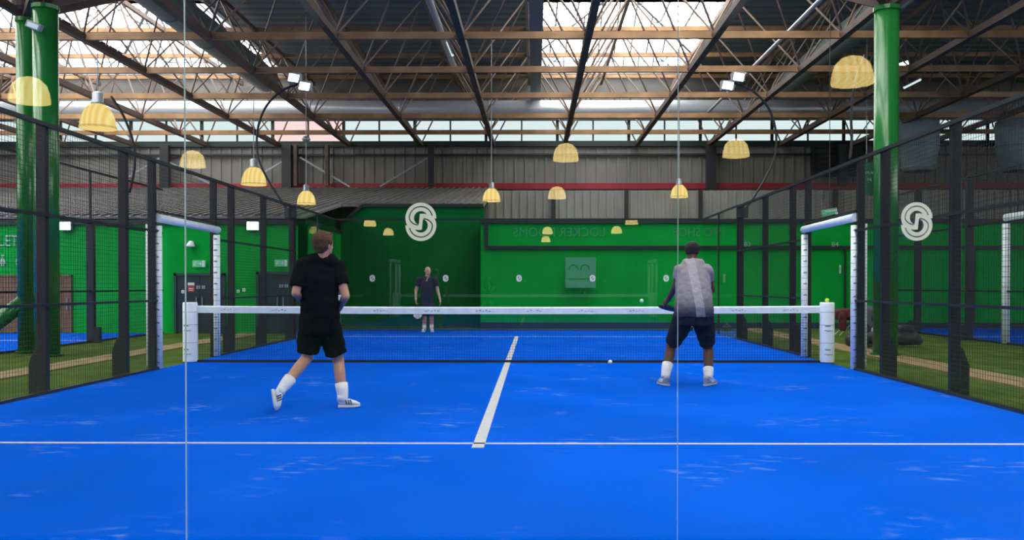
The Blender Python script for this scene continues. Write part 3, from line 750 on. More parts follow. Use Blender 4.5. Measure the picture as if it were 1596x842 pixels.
# hanging exit sign above the right gate and small signs
p = at(1291, 331, 18.5); o = thing('hanging_exit_sign', p, 'white and green exit sign hanging above the right padded gate', 'exit sign')
MB().bar(p+Vector((-.16, 0, -.03)), p+Vector((.16, 0, .03)), .04, .13).build('panel', M['exitsign'], o)
MB().bar(p+Vector((-.10, -.024, .01)), p+Vector((.10, -.024, .035)), .006, .03).bar(p+Vector((.11, -.024, .0)), p+Vector((.16, -.024, .01)), .006, .12).build('pictogram', M['letter'], o)
MB().tube([p+Vector((0, 0, .07)), (p.x, p.y, ZB)], .008, 6).build('cord', M['black'], o)
for px, txt, lab in ((1164, 'B3', 'small pale B3 marking on the green fascia behind the right fence'), (1300, 'B4', 'small pale B4 marking on the green wall seen through the right gate')):
    p = at(px, 381, 24.6); o = thing('wall_marking', p, lab, 'sign'); text_mb(txt, tuple(p), .13).build('lettering', M['letter_mid'], o)
for px, py, lab in ((1308, 420, 'small white paddle plate on the green wall seen through the right gate'), (1128, 434, 'small white mark on the green wall right of the player in grey')):
    p = at(px, py, 24.6); o = thing('wall_plate', p, lab, 'plate'); MB().box(p.x-.03, p.x+.03, p.y, p.y+.02, p.z-.12, p.z+.12).build('plate', M['letter_mid'], o, bevel=.01)
# court number sign on the right column
p = at(1350, 280, 15.3); o = thing('court_sign', p, 'dark green COURT P6 sign beside the right green column', 'sign')
MB().box(p.x-.19, p.x+.20, p.y, p.y+.03, p.z-.29, p.z+.29).build('panel', M['sign'], o)
text_mb('COURT', (p.x+.02, p.y-.006, p.z+.11), .05).build('lettering', M['letter_mid'], o)
text_mb('P6', (p.x+.03, p.y-.006, p.z-.01), .06).build('lettering', M['letter_mid'], o)
MB().ball((p.x+.16, p.y-.03, p.z+.20), (.045, .02, .06), 14, 8).ball((p.x-.12, p.y-.03, p.z-.22), (.055, .02, .045), 14, 8).build('ball_emblem', mat('lime_emblem', (.14, .30, .03), .6), o)
MB().bar((p.x+.2, p.y+.02, p.z+.15), (6.42, 1.55, p.z+.15), .03, .03).bar((p.x+.2, p.y+.02, p.z-.15), (6.42, 1.55, p.z-.15), .03, .03).build('bracket', M['black'], o)

# long black cables hanging from the roof
def cable(pts, d, lab):
    P = [at(x, y, d) for x, y in pts]; fine = []
    for i in range(len(P)-1):
        p0, p1, p2, p3 = P[max(i-1, 0)], P[i], P[i+1], P[min(i+2, len(P)-1)]
        for q in range(6):
            t_ = q/6; fine.append(.5*((2*p1)+(-p0+p2)*t_+(2*p0-5*p1+4*p2-p3)*t_*t_+(-p0+3*p1-3*p2+p3)*t_**3))
    fine.append(P[-1])
    tag(MB().tube(fine, .026, 8).build('hanging_cable', M['black'], smooth=True), lab, 'cable')
cable([(172, 150), (192, 182), (207, 225), (208, 262), (200, 300)], 17.0, 'black hanging cable curving down left of the near white glass joint')
cable([(1345, 88), (1330, 130), (1324, 180), (1325, 215), (1322, 250)], 16.4, 'black hanging cable curving down left of the right green column')

# small fixtures under the roof at right and on the left column
for (a, b_, d, lab) in (((1405, 139), (1431, 126), 26, 'short glowing tube light under the dark roof right of the green column'),
                     ((1514, 143), (1554, 125), 26, 'longer glowing tube light under the dark roof at far right'), ((697, 66), (706, 88), 24.4, 'short pale tube light hanging under the roof left of the boxed tray')):
    p, q = at(*a, d), at(*b_, d); o = thing('tube_light', (p+q)/2, lab, 'light')
    MB().tube([p, q], .035, 12).build('tube', M['pane'], o, smooth=True); MB().bar(p+Vector((0, 0, .05)), q+Vector((0, 0, .05)), .10, .04).build('housing', M['grey_metal'], o)
p = at(1403, 104, 24); o = thing('roof_floodlight', p, 'bright white floodlight under the roof just right of the green column', 'light')
MB().bar(p+Vector((-.12, 0, -.05)), p+Vector((.16, 0, .08)), .10, .10).build('housing', M['grey_metal'], o)
MB().add([p+Vector((-.14, -.06, -.10)), p+Vector((.14, -.06, .02)), p+Vector((.15, -.06, .12)), p+Vector((-.11, -.06, .04))], [(0, 1, 2, 3)]).build('led_face', M['led'], o)
p = at(54, 41, 14.6); o = thing('column_floodlight', p, 'pale box floodlight fixed near the top of the left green columns', 'light')
MB().bar(p+Vector((-.12, 0, .05)), p+Vector((.12, 0, -.04)), .16, .12).build('housing', M['seam'], o, bevel=.01)
MB().bar(p+Vector((-.09, -.085, .03)), p+Vector((.09, -.085, -.04)), .01, .08).build('lens', M['white'], o)
MB().bar(p, (-7.98, 1.2, p.z+.05), .04, .04).build('bracket', M['grey_metal'], o)

# ------------------------------------------------------------------ people
def skinlike(mb, name, m, parent, voxel, smooth=4, mi=None, wrinkle=0):
    """fuse overlapping limbs into one continuous surface"""
    o = mb.build(name, m if not isinstance(m, (list, tuple)) else m[0], parent)
    r = o.modifiers.new('fuse', 'REMESH'); r.mode = 'VOXEL'; r.voxel_size = voxel; r.use_smooth_shade = True
    s = o.modifiers.new('smooth', 'SMOOTH'); s.iterations = smooth; s.factor = .5
    if wrinkle:
        tx = bpy.data.textures.new('folds', 'CLOUDS'); tx.noise_scale = .07
        d = o.modifiers.new('folds', 'DISPLACE'); d.texture = tx; d.strength = wrinkle; d.mid_level = .5
    bpy.context.view_layer.update()
    me = bpy.data.meshes.new_from_object(o.evaluated_get(bpy.context.evaluated_depsgraph_get()))
    o.modifiers.clear(); old = o.data; o.data = me; bpy.data.meshes.remove(old)
    for p in me.polygons: p.use_smooth = True
    return o

def hand(mb, w, f, n, side, k=1.0, curl=.9):
    """w wrist, f finger direction, n palm normal (fingers curl that way), side = thumb direction"""
    w, f = Vector(w), Vector(f).normalized(); n = Vector(n); n = (n-f*n.dot(f)).normalized(); s = Vector(side); s = (s-f*s.dot(f)-n*s.dot(n)).normalized()
    pe = w+f*.085*k
    mb.tube([w, w+f*.03*k, w+f*.07*k, pe], [(.028*k, .019*k), (.038*k, .017*k), (.041*k, .015*k), (.038*k, .012*k)], 12, flat=s)
    for i, (L, off) in enumerate(((.070, .030), (.080, .010), (.074, -.010), (.058, -.029))):
        a = pe+s*off*k-f*.01; c = curl*(.8+.1*i)
        d1 = (f*math.cos(c*.5)+n*math.sin(c*.5)); d2 = (f*math.cos(c*1.3)+n*math.sin(c*1.3)); d3 = (f*math.cos(c*2)+n*math.sin(c*2))
        b = a+d1*L*.45*k; e = b+d2*L*.32*k; g = e+d3*L*.25*k
        mb.cone(a, b, .0095*k, .0088*k, 8).cone(b, e, .0088*k, .008*k, 8).cone(e, g, .008*k, .007*k, 8)
    a = w+f*.02*k+s*.028*k; b = a+(f*.6+s*.7+n*.3).normalized()*.036*k; e = b+(f*.9+s*.15+n*.5).normalized()*.032*k
    mb.cone(a, b, .013*k, .011*k, 8).cone(b, e, .010*k, .0085*k, 8)

def head(mb, c, face, up, k=1.0):
    """skull, jaw, nose and ears; c centre of the skull"""
    c = Vector(c); f = Vector(face).normalized(); u = Vector(up); u = (u-f*u.dot(f)).normalized(); s = f.cross(u)
    R = Matrix((s, f, u)).transposed()
    mb.ball(c, (.074*k, .095*k, .098*k), 20, 14, R)
    mb.ball(c+f*.025*k-u*.055*k, (.060*k, .068*k, .066*k), 18, 12, R)
    mb.ball(c+f*.068*k-u*.098*k, (.028*k, .024*k, .022*k), 12, 8, R)
    mb.tube([c+f*.088*k-u*.0*k, c+f*.112*k-u*.040*k], [.009*k, .015*k], 8)
    mb.ball(c+f*.104*k-u*.04*k, (.016*k, .012*k, .010*k), 10, 6, R)
    mb.ball(c+f*.088*k-u*.074*k, (.026*k, .010*k, .009*k), 12, 6, R)
    mb.ball(c+f*.080*k+u*.018*k, (.050*k, .014*k, .010*k), 12, 6, R)
    for q in (-1, 1):
        mb.ball(c+s*q*.076*k-u*.02*k-f*.005*k, (.010*k, .018*k, .030*k), 10, 8, R)
    return R, f, u, s

def shoe(heel, toe, roots, sole, upper, stripes, k=1.0, up=(0, 0, 1)):
    h, t = Vector(heel), Vector(toe); d = (t-h).normalized(); u = Vector(up); u = (u-d*u.dot(d)).normalized(); s = d.cross(u)
    L = (t-h).length; P = lambda a, z: h+d*a*L+u*z
    b = MB(); b.tube([P(-.03, .012), P(.15, .012), P(.5, .012), P(.8, .013), P(1.02, .018)], [(.026, .012), (.034, .013), (.036, .013), (.042, .013), (.018, .010)], 14, flat=s)
    o = b.build('shoe', upper, roots, smooth=True); o['label'] = 'shoe upper and sole'
    b2 = MB(); b2.tube([P(-.02, .045), P(.08, .055), P(.3, .055), P(.55, .045), P(.8, .036), P(1.0, .026)], [(.022, .030), (.032, .042), (.034, .040), (.036, .032), (.038, .024), (.016, .012)], 16, flat=s)
    b2.tube([P(.10, .06), P(.12, .115)], [(.036, .040), (.034, .040)], 14, flat=s)
    up_ = b2.build('shoe_upper', upper, o, smooth=True)
    bs = MB()
    for q in (-1, 1):
        for j in range(3): a = .38+.11*j; bs.bar(P(a, .03)+s*q*.038, P(a-.06, .075)+s*q*.030, .006, .012)
    bs.build('side_stripe', stripes, o)
    bl = MB()
    for j in range(4): a = .42+.08*j; bl.bar(P(a, .088-.012*j)-s*.018, P(a, .088-.012*j)+s*.018, .008, .006)
    bl.build('lace', stripes, o)
    bk = MB(); bk.tube([P(-.03, .004), P(.15, .002), P(.5, .002), P(.8, .004), P(1.02, .012)], [(.028, .008), (.036, .008), (.038, .008), (.044, .008), (.02, .008)], 14, flat=s).build('sole', sole, o, smooth=True)
    return o

def racket(grip, head_c, normal, lab, face, edge, ax=None):
    g, h = Vector(grip), Vector(head_c); d = (h-g).normalized(); n = Vector(normal); n = (n-d*n.dot(d)).normalized(); s = d.cross(n)
    o = thing('padel_racket', g, lab, 'racket')
    N = 28; rx, ry = .128, .135
    rim = [h+s*rx*math.cos(2*PI*i/N)+d*ry*math.sin(2*PI*i/N) for i in range(N)]
    b = MB(); vs = [p+n*q for q in (-.016, .016) for p in rim]
    b.add(vs, [tuple(range(N)), tuple(N+i for i in reversed(range(N)))]+[(i, (i+1) % N, N+(i+1) % N, N+i) for i in range(N)])
    b.build('face', face, o)
    b = MB(); b.tube(rim+[rim[0]], .019, 8, caps=False).build('frame', edge, o, smooth=True)
    b = MB()
    for q in (-1, 1): b.bar(h-d*ry*.8+s*q*.07, g+d*.12, .022, .03)
    b.build('throat', edge, o)
    MB().tube([g-d*.03, g+d*.13], .0155, 12).build('grip', M['rubber'], o, smooth=True)
    b = MB()
    for i in range(-3, 4):
        for j in range(-3, 4):
            if i*i+j*j < 10: c = h+s*i*.028+d*j*.028; b.tube([c-n*.0175, c+n*.0175], .0055, 8)
    b.build('drilled_holes', M['rubber'], o)
    return o

def sock(parent, ankle, knee, m, frac=.42, r0=.040, r1=.050):
    a, k = Vector(ankle), Vector(knee)
    MB().tube([a-(k-a).normalized()*.03, a, a.lerp(k, frac*.5), a.lerp(k, frac)], [r0, r0+.003, (r0+r1)/2+.006, r1+.002], 18).build('sock', m, parent, smooth=True)

def mkskin(n, c): return mat(n, c, .5, spec=.35, noise=.10, nscale=6)
white_shoe = mat('white_sport_leather', (.62, .70, .74), .5); sock_m = mat('white_sock_knit', (.74, .76, .80), .9, bump=.3, bscale=300)
dark_stripe = mat('navy_shoe_stripe', (.03, .05, .10), .5); grey_shoe = mat('grey_blue_shoe_mesh', (.30, .34, .42), .6); sole_m = mat('off_white_sole', (.62, .62, .62), .7)

# --- player in black, striding, seen from behind
def player_black():
    T = Vector(at(498, 640, 8.4)); o = thing('person', (T.x, T.y, .012), 'person in black t-shirt and shorts striding towards the net, back turned, holding a racket', 'person')
    sk = mkskin('fair_skin', (.52, .27, .18)); blk = mat('black_jersey', (.006, .007, .009), .95, spec=.05, bump=.4, bscale=18); blk2 = mat('black_shorts_cloth', (.005, .006, .008), .95, spec=.05)
    hair = mat('brown_hair', (.10, .055, .032), .8, spec=.2, noise=.35, nscale=70, bump=.6, bscale=160)
    nk = at(503, 401, 8.36); hd = at(503, 379.5, 8.32)+Vector((0, .02, 0)); face = Vector((.55, .84, -.02))
    sl, sr = at(471, 414, 8.36), at(526, 416, 8.42)
    el, er = at(460, 457, 8.28), at(538, 462, 8.36)
    wl, wr = at(476, 474, 8.52), at(528, 482, 8.56)
    hl, hr = at(484, 502, 8.40), at(510, 502, 8.42)
    kl, kr = at(478, 558, 8.46), at(527, 564, 8.56)
    al, ar = at(437, 608, 8.16), at(534, 623, 8.47)
    b = MB(); head(b, hd, face, (0, 0, 1), 1.02)
    b.cone(nk+Vector((0, 0, -.06)), hd+Vector((0, 0, -.07)), .056, .052)
    b.tube([at(498, 498, 8.41), at(498, 470, 8.41), at(498, 440, 8.38), at(499, 418, 8.38)], [(.15, .10), (.135, .095), (.155, .105), (.15, .08)], 20, flat=(1, .05, 0))
    b.cone(sl, sr, .055, .055)
    for s_, e_, w_ in ((sl, el, wl), (sr, er, wr)):
        b.cone(s_, e_, .050, .042); b.cone(e_, w_, .041, .027)
    hand(b, wl, (wl-el)+Vector((.1, .2, 0)), (1, .2, 0), (0, .3, 1), curl=.9)
    hand(b, wr, (-.35, .5, -.55), (-.6, -.3, .2), (.1, .6, .5), curl=1.1)
    for h_, k_, a_ in ((hl, kl, al), (hr, kr, ar)):
        b.cone(h_, k_, .085, .057); calf = k_.lerp(a_, .30)+Vector((0, -.015, 0)); b.cone(k_, calf, .054, .057); b.cone(calf, a_, .057, .036)
    fl_h, fl_t = at(422, 609, 8.07), at(427, 645, 8.03); fl_t.z = .05
    fr_h, fr_t = at(527, 634, 8.45), at(560, 634, 8.50); fr_h.z = fr_t.z = .018; fr_h.z = .018
    b.cone(al, fl_h.lerp(fl_t, .35)+Vector((.045, .024, .016)), .033, .022); b.cone(ar, fr_h.lerp(fr_t, .55)+Vector((0, 0, .03)), .033, .024)
    body = skinlike(b, 'body', sk, o, .0075, 5)
    h = MB(); R = Matrix((face.normalized().cross(Vector((0, 0, 1))), face.normalized(), Vector((0, 0, 1)))).transposed(); fn = face.normalized()
    h.ball(hd+Vector((0, 0, .030))-fn*.018, (.098, .104, .094), 22, 14, R); h.ball(hd-fn*.032-Vector((0, 0, .010)), (.088, .078, .078), 20, 12, R)
    h.ball(hd+fn*.055+Vector((0, 0, .085)), (.060, .045, .032), 16, 10, R); h.ball(hd-fn*.045-Vector((0, 0, .055)), (.066, .048, .045), 16, 10, R)
    skinlike(h, 'hair', hair, o, .007, 3, wrinkle=.012)
    t = MB(); t.tube([at(498, 497, 8.41), at(498, 484, 8.41), at(497, 462, 8.40), at(497, 438, 8.39), at(498, 418, 8.38), at(500, 409, 8.37), at(502, 404, 8.36)],
                     [(.190, .135), (.188, .132), (.180, .125), (.190, .125), (.185, .105), (.125, .075), (.066, .060)], 26, flat=(1, .05, 0))
    t.cone(sl+Vector((.01, 0, .0)), sr+Vector((-.01, 0, .0)), .078, .078); t.cone(sl.lerp(nk, .5), sr.lerp(nk, .5), .085, .085)
    t.tube([sl+Vector((.01, 0, .02)), sl.lerp(el, .35), sl.lerp(el, .78)], [.078, .080, .072], 18); t.tube([sr+Vector((-.01, 0, .02)), sr.lerp(er, .35), sr.lerp(er, .62)], [.078, .078, .070], 18)
    skinlike(t, 't_shirt', blk, o, .010, 5, wrinkle=.022)
    s = MB(); s.tube([at(498, 480, 8.41), at(498, 492, 8.41), at(497, 512, 8.41), at(497, 522, 8.41)], [(.175, .125), (.195, .14), (.200, .145), (.17, .13)], 24, flat=(1, .05, 0))
    s.tube([hl+Vector((.01, 0, .02)), hl.lerp(kl, .5), hl.lerp(kl, .86)], [(.115, .12), (.118, .11), (.105, .10)], 20, flat=(1, .05, 0)); s.tube([hr+Vector((0, 0, .02)), hr.lerp(kr, .5), hr.lerp(kr, .80)], [(.115, .12), (.112, .11), (.108, .10)], 20, flat=(1, .05, 0))
    skinlike(s, 'shorts', blk2, o, .010, 4, wrinkle=.02)
    sock(o, al, kl, sock_m, .34, .043, .060); sock(o, ar, kr, sock_m, .42, .043, .061)
    shoe(fl_h, fl_t, o, sole_m, white_shoe, dark_stripe, up=(.85, .45, .3)); shoe(fr_h, fr_t, o, sole_m, white_shoe, dark_stripe)
    rk = wr+Vector((-.03, .05, -.045))
    racket(rk, rk+Vector((-.05, .12, .30)), (.9, -.3, 0), 'padel racket with a white edge held in front by the player in black', M['rubber'], white_shoe)
player_black()

# --- player in grey, crouching ready at the net, seen from behind
def grad_shirt():
    m = mat('grey_fade_jersey', (.40, .38, .42), .85, spec=.15, bump=.3, bscale=20); nt = m.node_tree; b = nt.nodes['Principled BSDF']
    g = nt.nodes.new('ShaderNodeNewGeometry'); sp = nt.nodes.new('ShaderNodeSeparateXYZ'); nt.links.new(g.outputs['Position'], sp.inputs[0])
    r = nt.nodes.new('ShaderNodeMapRange'); r.inputs[1].default_value = .88; r.inputs[2].default_value = 1.22; nt.links.new(sp.outputs['Z'], r.inputs[0])
    cr = nt.nodes.new('ShaderNodeValToRGB'); cr.color_ramp.elements[0].color = (.035, .038, .065, 1); cr.color_ramp.elements[1].color = (.27, .25, .29, 1)
    e = cr.color_ramp.elements.new(.55); e.color = (.21, .20, .235, 1)
    nt.links.new(r.outputs[0], cr.inputs[0])
    # a glass reflection painted as a paler band down the back, leaning slightly right
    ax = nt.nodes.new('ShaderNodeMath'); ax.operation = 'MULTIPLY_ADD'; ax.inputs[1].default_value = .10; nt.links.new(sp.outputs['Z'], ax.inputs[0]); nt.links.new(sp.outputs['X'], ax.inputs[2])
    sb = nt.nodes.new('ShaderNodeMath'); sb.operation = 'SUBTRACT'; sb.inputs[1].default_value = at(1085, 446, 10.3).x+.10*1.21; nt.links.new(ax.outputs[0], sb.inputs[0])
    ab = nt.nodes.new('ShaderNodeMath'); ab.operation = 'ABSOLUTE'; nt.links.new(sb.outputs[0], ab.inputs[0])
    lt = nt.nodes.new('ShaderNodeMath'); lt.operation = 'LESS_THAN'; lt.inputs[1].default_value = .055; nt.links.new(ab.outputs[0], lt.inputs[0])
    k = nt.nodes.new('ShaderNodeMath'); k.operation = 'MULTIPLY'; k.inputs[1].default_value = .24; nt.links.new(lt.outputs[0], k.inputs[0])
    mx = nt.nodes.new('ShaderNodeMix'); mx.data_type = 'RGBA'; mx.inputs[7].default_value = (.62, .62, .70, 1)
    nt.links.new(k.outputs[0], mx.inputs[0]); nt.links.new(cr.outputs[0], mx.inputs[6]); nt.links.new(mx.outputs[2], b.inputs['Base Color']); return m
def player_grey():
    d0 = 10.37; T = at(1078, 602, d0); o = thing('person', (T.x, T.y, .012), 'person in grey fading t-shirt and black shorts, crouched by the net, back turned', 'person')
    sk = mkskin('brown_skin', (.10, .045, .032)); nav = mat('navy_black_shorts', (.010, .011, .022), .8, spec=.2); hair = mat('black_hair', (.010, .008, .012), .7, bump=.8, bscale=250)
    nk = at(1079, 407, 10.62); hd = at(1078, 391, 10.72); face = Vector((0, .98, -.12))
    sl, sr = at(1060, 420, 10.58), at(1100, 420, 10.58)
    el, er = at(1052, 448, 10.62), at(1109, 452, 10.68)
    wl, wr = at(1041, 468, 10.86), at(1088, 466, 10.98)
    hl, hr = at(1069, 492, 10.36), at(1094, 492, 10.36)
    kl, kr = at(1046, 539, 10.62), at(1103, 540, 10.60)
    al, ar = at(1037, 586, 10.42), at(1104, 588, 10.42)
    b = MB(); head(b, hd, face, (0, .12, 1), .98); b.cone(nk+Vector((0, -.03, -.05)), hd+Vector((0, 0, -.06)), .062, .060)
    b.tube([at(1081, 492, 10.36), at(1081, 465, 10.42), at(1080, 440, 10.52), at(1080, 420, 10.58)], [(.15, .11), (.145, .11), (.16, .11), (.14, .085)], 20, flat=(1, 0, 0))
    b.cone(sl, sr, .058, .058)
    for s_, e_, w_ in ((sl, el, wl), (sr, er, wr)): b.cone(s_, e_, .054, .045); b.cone(e_, w_, .044, .030)
    hand(b, wl, (-.3, .4, -.3), (.5, -.2, .2), (.2, .5, .6), curl=1.1); hand(b, wr, (-.5, .3, -.1), (-.2, -.5, -.2), (0, .2, .9), curl=1.1)
    for h_, k_, a_ in ((hl, kl, al), (hr, kr, ar)):
        b.cone(h_, k_, .098, .064); calf = k_.lerp(a_, .32)+Vector((0, -.02, 0)); b.cone(k_, calf, .060, .065); b.cone(calf, a_, .065, .040)
    flh, flt = at(1041, 600, 10.33), at(1026, 598, 10.54); frh, frt = at(1099, 600, 10.33), at(1115, 598, 10.54)
    for q in (flh, flt, frh, frt): q.z = .020
    b.cone(al, flh.lerp(flt, .55)+Vector((0, 0, .03)), .035, .025); b.cone(ar, frh.lerp(frt, .55)+Vector((0, 0, .03)), .035, .025)
    skinlike(b, 'body', sk, o, .0075, 5)
    h = MB(); fn = face.normalized(); R = Matrix((fn.cross(Vector((0, 0, 1))), fn, Vector((0, 0, 1)))).transposed()
    h.ball(hd+Vector((0, 0, .026))-fn*.012, (.092, .106, .088), 22, 14, R); h.ball(hd-fn*.03+Vector((0, 0, -.01)), (.084, .075, .06), 20, 12, R); skinlike(h, 'hair', hair, o, .007, 3, wrinkle=.006)
    t = MB(); t.tube([at(1081, 494, 10.36), at(1081, 484, 10.36), at(1081, 466, 10.42), at(1080, 446, 10.50), at(1080, 428, 10.56), at(1080, 413, 10.60), at(1079, 405, 10.62)],
                     [(.235, .17), (.238, .17), (.225, .165), (.215, .155), (.205, .13), (.135, .095), (.075, .065)], 28, flat=(1, 0, 0))
    t.cone(sl+Vector((0, 0, -.02)), sr+Vector((0, 0, -.02)), .088, .088); t.cone(sl.lerp(nk, .55)+Vector((0, 0, -.01)), sr.lerp(nk, .55)+Vector((0, 0, -.01)), .085, .085)
    t.tube([sl+Vector((.01, 0, .0)), sl.lerp(el, .3), sl.lerp(el, .55)], [.088, .080, .070], 18); t.tube([sr+Vector((-.01, 0, 0)), sr.lerp(er, .3), sr.lerp(er, .55)], [.088, .080, .070], 18)
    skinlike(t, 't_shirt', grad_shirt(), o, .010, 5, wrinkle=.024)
    st = MB(); ys = [(1079, 407, 10.515), (1082, 425, 10.405), (1084, 446, 10.322), (1086, 466, 10.232), (1087, 482, 10.170)]
    L = [at(x-7, y, dd) for x, y, dd in ys]; Rr = [at(x+7, y, dd) for x, y, dd in ys]
    s = MB(); s.tube([at(1081, 478, 10.37), at(1081, 490, 10.37), at(1081, 506, 10.38)], [(.20, .155), (.225, .17), (.22, .165)], 24, flat=(1, 0, 0))
    s.tube([hl+Vector((0, 0, .05)), hl.lerp(kl, .5), hl.lerp(kl, .92)], [(.135, .14), (.122, .12), (.092, .10)], 20, flat=(1, 0, 0)); s.tube([hr+Vector((0, 0, .05)), hr.lerp(kr, .5), hr.lerp(kr, .92)], [(.135, .14), (.118, .12), (.092, .10)], 20, flat=(1, 0, 0))
    skinlike(s, 'shorts', nav, o, .010, 4, wrinkle=.02)
    sock(o, al, kl, sock_m, .40, .049, .066); sock(o, ar, kr, sock_m, .30, .049, .062)
    shoe(flh, flt, o, sole_m, grey_shoe, white_shoe); shoe(frh, frt, o, sole_m, grey_shoe, white_shoe)
    g = wl+Vector((-.03, .05, -.05)); racket(g, g+Vector((.10, .30, -.06)), (.2, 0, 1), 'dark padel racket held low in front by the player in grey', M['rubber'], M['rubber'])
player_grey()

# --- opponent in navy at the far end, facing the camera
def player_navy():
    d0 = 22.5; T = at(666, 518, d0); o = thing('person', (T.x, T.y, .012), 'balding person in navy polo shirt and shorts standing at the far end, looking right', 'person')
    sk = mkskin('pale_skin', (.55, .32, .24)); nav = mat('navy_polo_cloth', (.008, .014, .030), .8); nav2 = mat('navy_shorts_cloth', (.010, .018, .055), .8); hair = mat('dark_cropped_hair', (.06, .03, .02), .8)
    A = lambda x, y, dd=0: at(x, y, d0+dd)
    nk, hd = A(666, 430), A(666.6, 421.8); face = Vector((.5, -.86, 0))
    sl, sr = A(654, 435.5), A(678.5, 435.5); el, er = A(648, 453), A(682, 453); wl, wr = A(648, 467, -.1), A(686, 468, -.08)
    hl, hr = A(661.5, 475), A(671.5, 475); kl, kr = A(661.5, 495, -.04), A(672, 495, -.04); al, ar = A(661, 513.5), A(672.5, 513.5)
    b = MB(); R, f, u, s_ = head(b, hd, face, (0, 0, 1), 1.0); b.cone(nk+Vector((0, 0, -.05)), hd+Vector((0, 0, -.06)), .058, .055)
    b.tube([A(666, 476), A(666, 455), A(666, 440)], [(.15, .11), (.15, .12), (.16, .10)], 20, flat=(1, 0, 0)); b.cone(sl, sr, .055, .055)
    for q, e_, w_ in ((sl, el, wl), (sr, er, wr)): b.cone(q, e_, .050, .043); b.cone(e_, w_, .042, .028)
    hand(b, wl, (0, -.1, -1), (1, 0, 0), (0, -1, 0), curl=.9); hand(b, wr, (.1, -.1, -1), (-1, 0, 0), (0, -1, 0), curl=.5)
    for h_, k_, a_ in ((hl, kl, al), (hr, kr, ar)):
        b.cone(h_, k_, .09, .06); c = k_.lerp(a_, .3)+Vector((0, .02, 0)); b.cone(k_, c, .056, .06); b.cone(c, a_, .06, .038)
    hs = [(A(661, 517), A(658.5, 517, -.24)), (A(672.5, 517), A(674, 517, -.24))]
    for h_, t_ in hs: h_.z = t_.z = .020
    for a_, (h_, t_) in zip((al, ar), hs): b.cone(a_, h_.lerp(t_, .5)+Vector((0, 0, .03)), .034, .025)
    skinlike(b, 'body', sk, o, .0085, 4)
    h = MB(); h.ball(hd-f*.03+Vector((0, 0, .0)), (.080, .082, .070), 20, 12, R); skinlike(h, 'hair', hair, o, .008, 2)
    e = MB()
    for q in (-1, 1): e.ball(hd+f*.083+s_*q*.032-Vector((0, 0, .002)), (.012, .008, .007), 10, 6, R)
    e.build('eye', M['rubber'], o)
    t = MB(); t.tube([A(666, 471), A(666, 462), A(666, 448), A(666, 438), A(666, 431)], [(.185, .14), (.18, .14), (.19, .145), (.17, .11), (.08, .07)], 24, flat=(1, 0, 0)); t.cone(sl, sr, .068, .068)
    t.tube([sl, sl.lerp(el, .62)], [.075, .074], 16); t.tube([sr, sr.lerp(er, .62)], [.075, .074], 16)
    skinlike(t, 'polo_shirt', nav, o, .011, 4, wrinkle=.015)
    MB().bar(hd+Vector((.03, -.10, -.15)), hd+Vector((-.02, -.14, -.28)), .035, .01).build('collar_opening', sk, o)
    s = MB(); s.tube([A(666, 466), A(666, 474), A(666, 481)], [(.17, .13), (.185, .14), (.18, .14)], 22, flat=(1, 0, 0))
    s.tube([hl, hl.lerp(kl, .9)], [(.105, .11), (.10, .11)], 18, flat=(1, 0, 0)); s.tube([hr, hr.lerp(kr, .9)], [(.105, .11), (.10, .11)], 18, flat=(1, 0, 0))
    skinlike(s, 'shorts', nav2, o, .011, 4, wrinkle=.012)
    sock(o, al, kl, sock_m, .4); sock(o, ar, kr, sock_m, .4)
    for h_, t_ in hs: shoe(h_, t_, o, sole_m, white_shoe, dark_stripe)
    MB().tube([wl+Vector((0, 0, .02)), wl+Vector((0, 0, .045))], .034, 16).build('watch', M['silver'], o)
    g = wl+Vector((.0, -.03, -.09)); racket(g, g+Vector((.06, -.05, -.28)), (0, 1, .2), 'padel racket hanging from the far person\'s hand', white_shoe, M['rubber'])
player_navy()

# ------------------------------------------------------------------ bags and bench right of the court
def rounded(b, c, sz, e=.35, R=None, n=20, m=12):
    """superellipsoid body for soft bags"""
    c = Vector(c); R = R or Matrix.Identity(3); sg = lambda v, p: math.copysign(abs(v)**p, v); vs = []
    for i in range(m+1):
        a = -PI/2+PI*i/m
        for k in range(n):
            t = 2*PI*k/n; vs.append(c+R@Vector((sz[0]*sg(math.cos(a), e)*sg(math.cos(t), e), sz[1]*sg(math.cos(a), e)*sg(math.sin(t), e), sz[2]*sg(math.sin(a), e))))
    b.add(vs, [(i*n+k, i*n+(k+1) % n, (i+1)*n+(k+1) % n, (i+1)*n+k) for i in range(m) for k in range(n)]); return b
bagm = mat('charcoal_bag_cloth', (.045, .045, .05), .7, noise=.3, nscale=8); maroon = mat('maroon_jacket_cloth', (.09, .015, .025), .85, noise=.3, nscale=10); greyc = mat('blue_grey_pouch_cloth', (.13, .16, .20), .8, noise=.3, nscale=9)
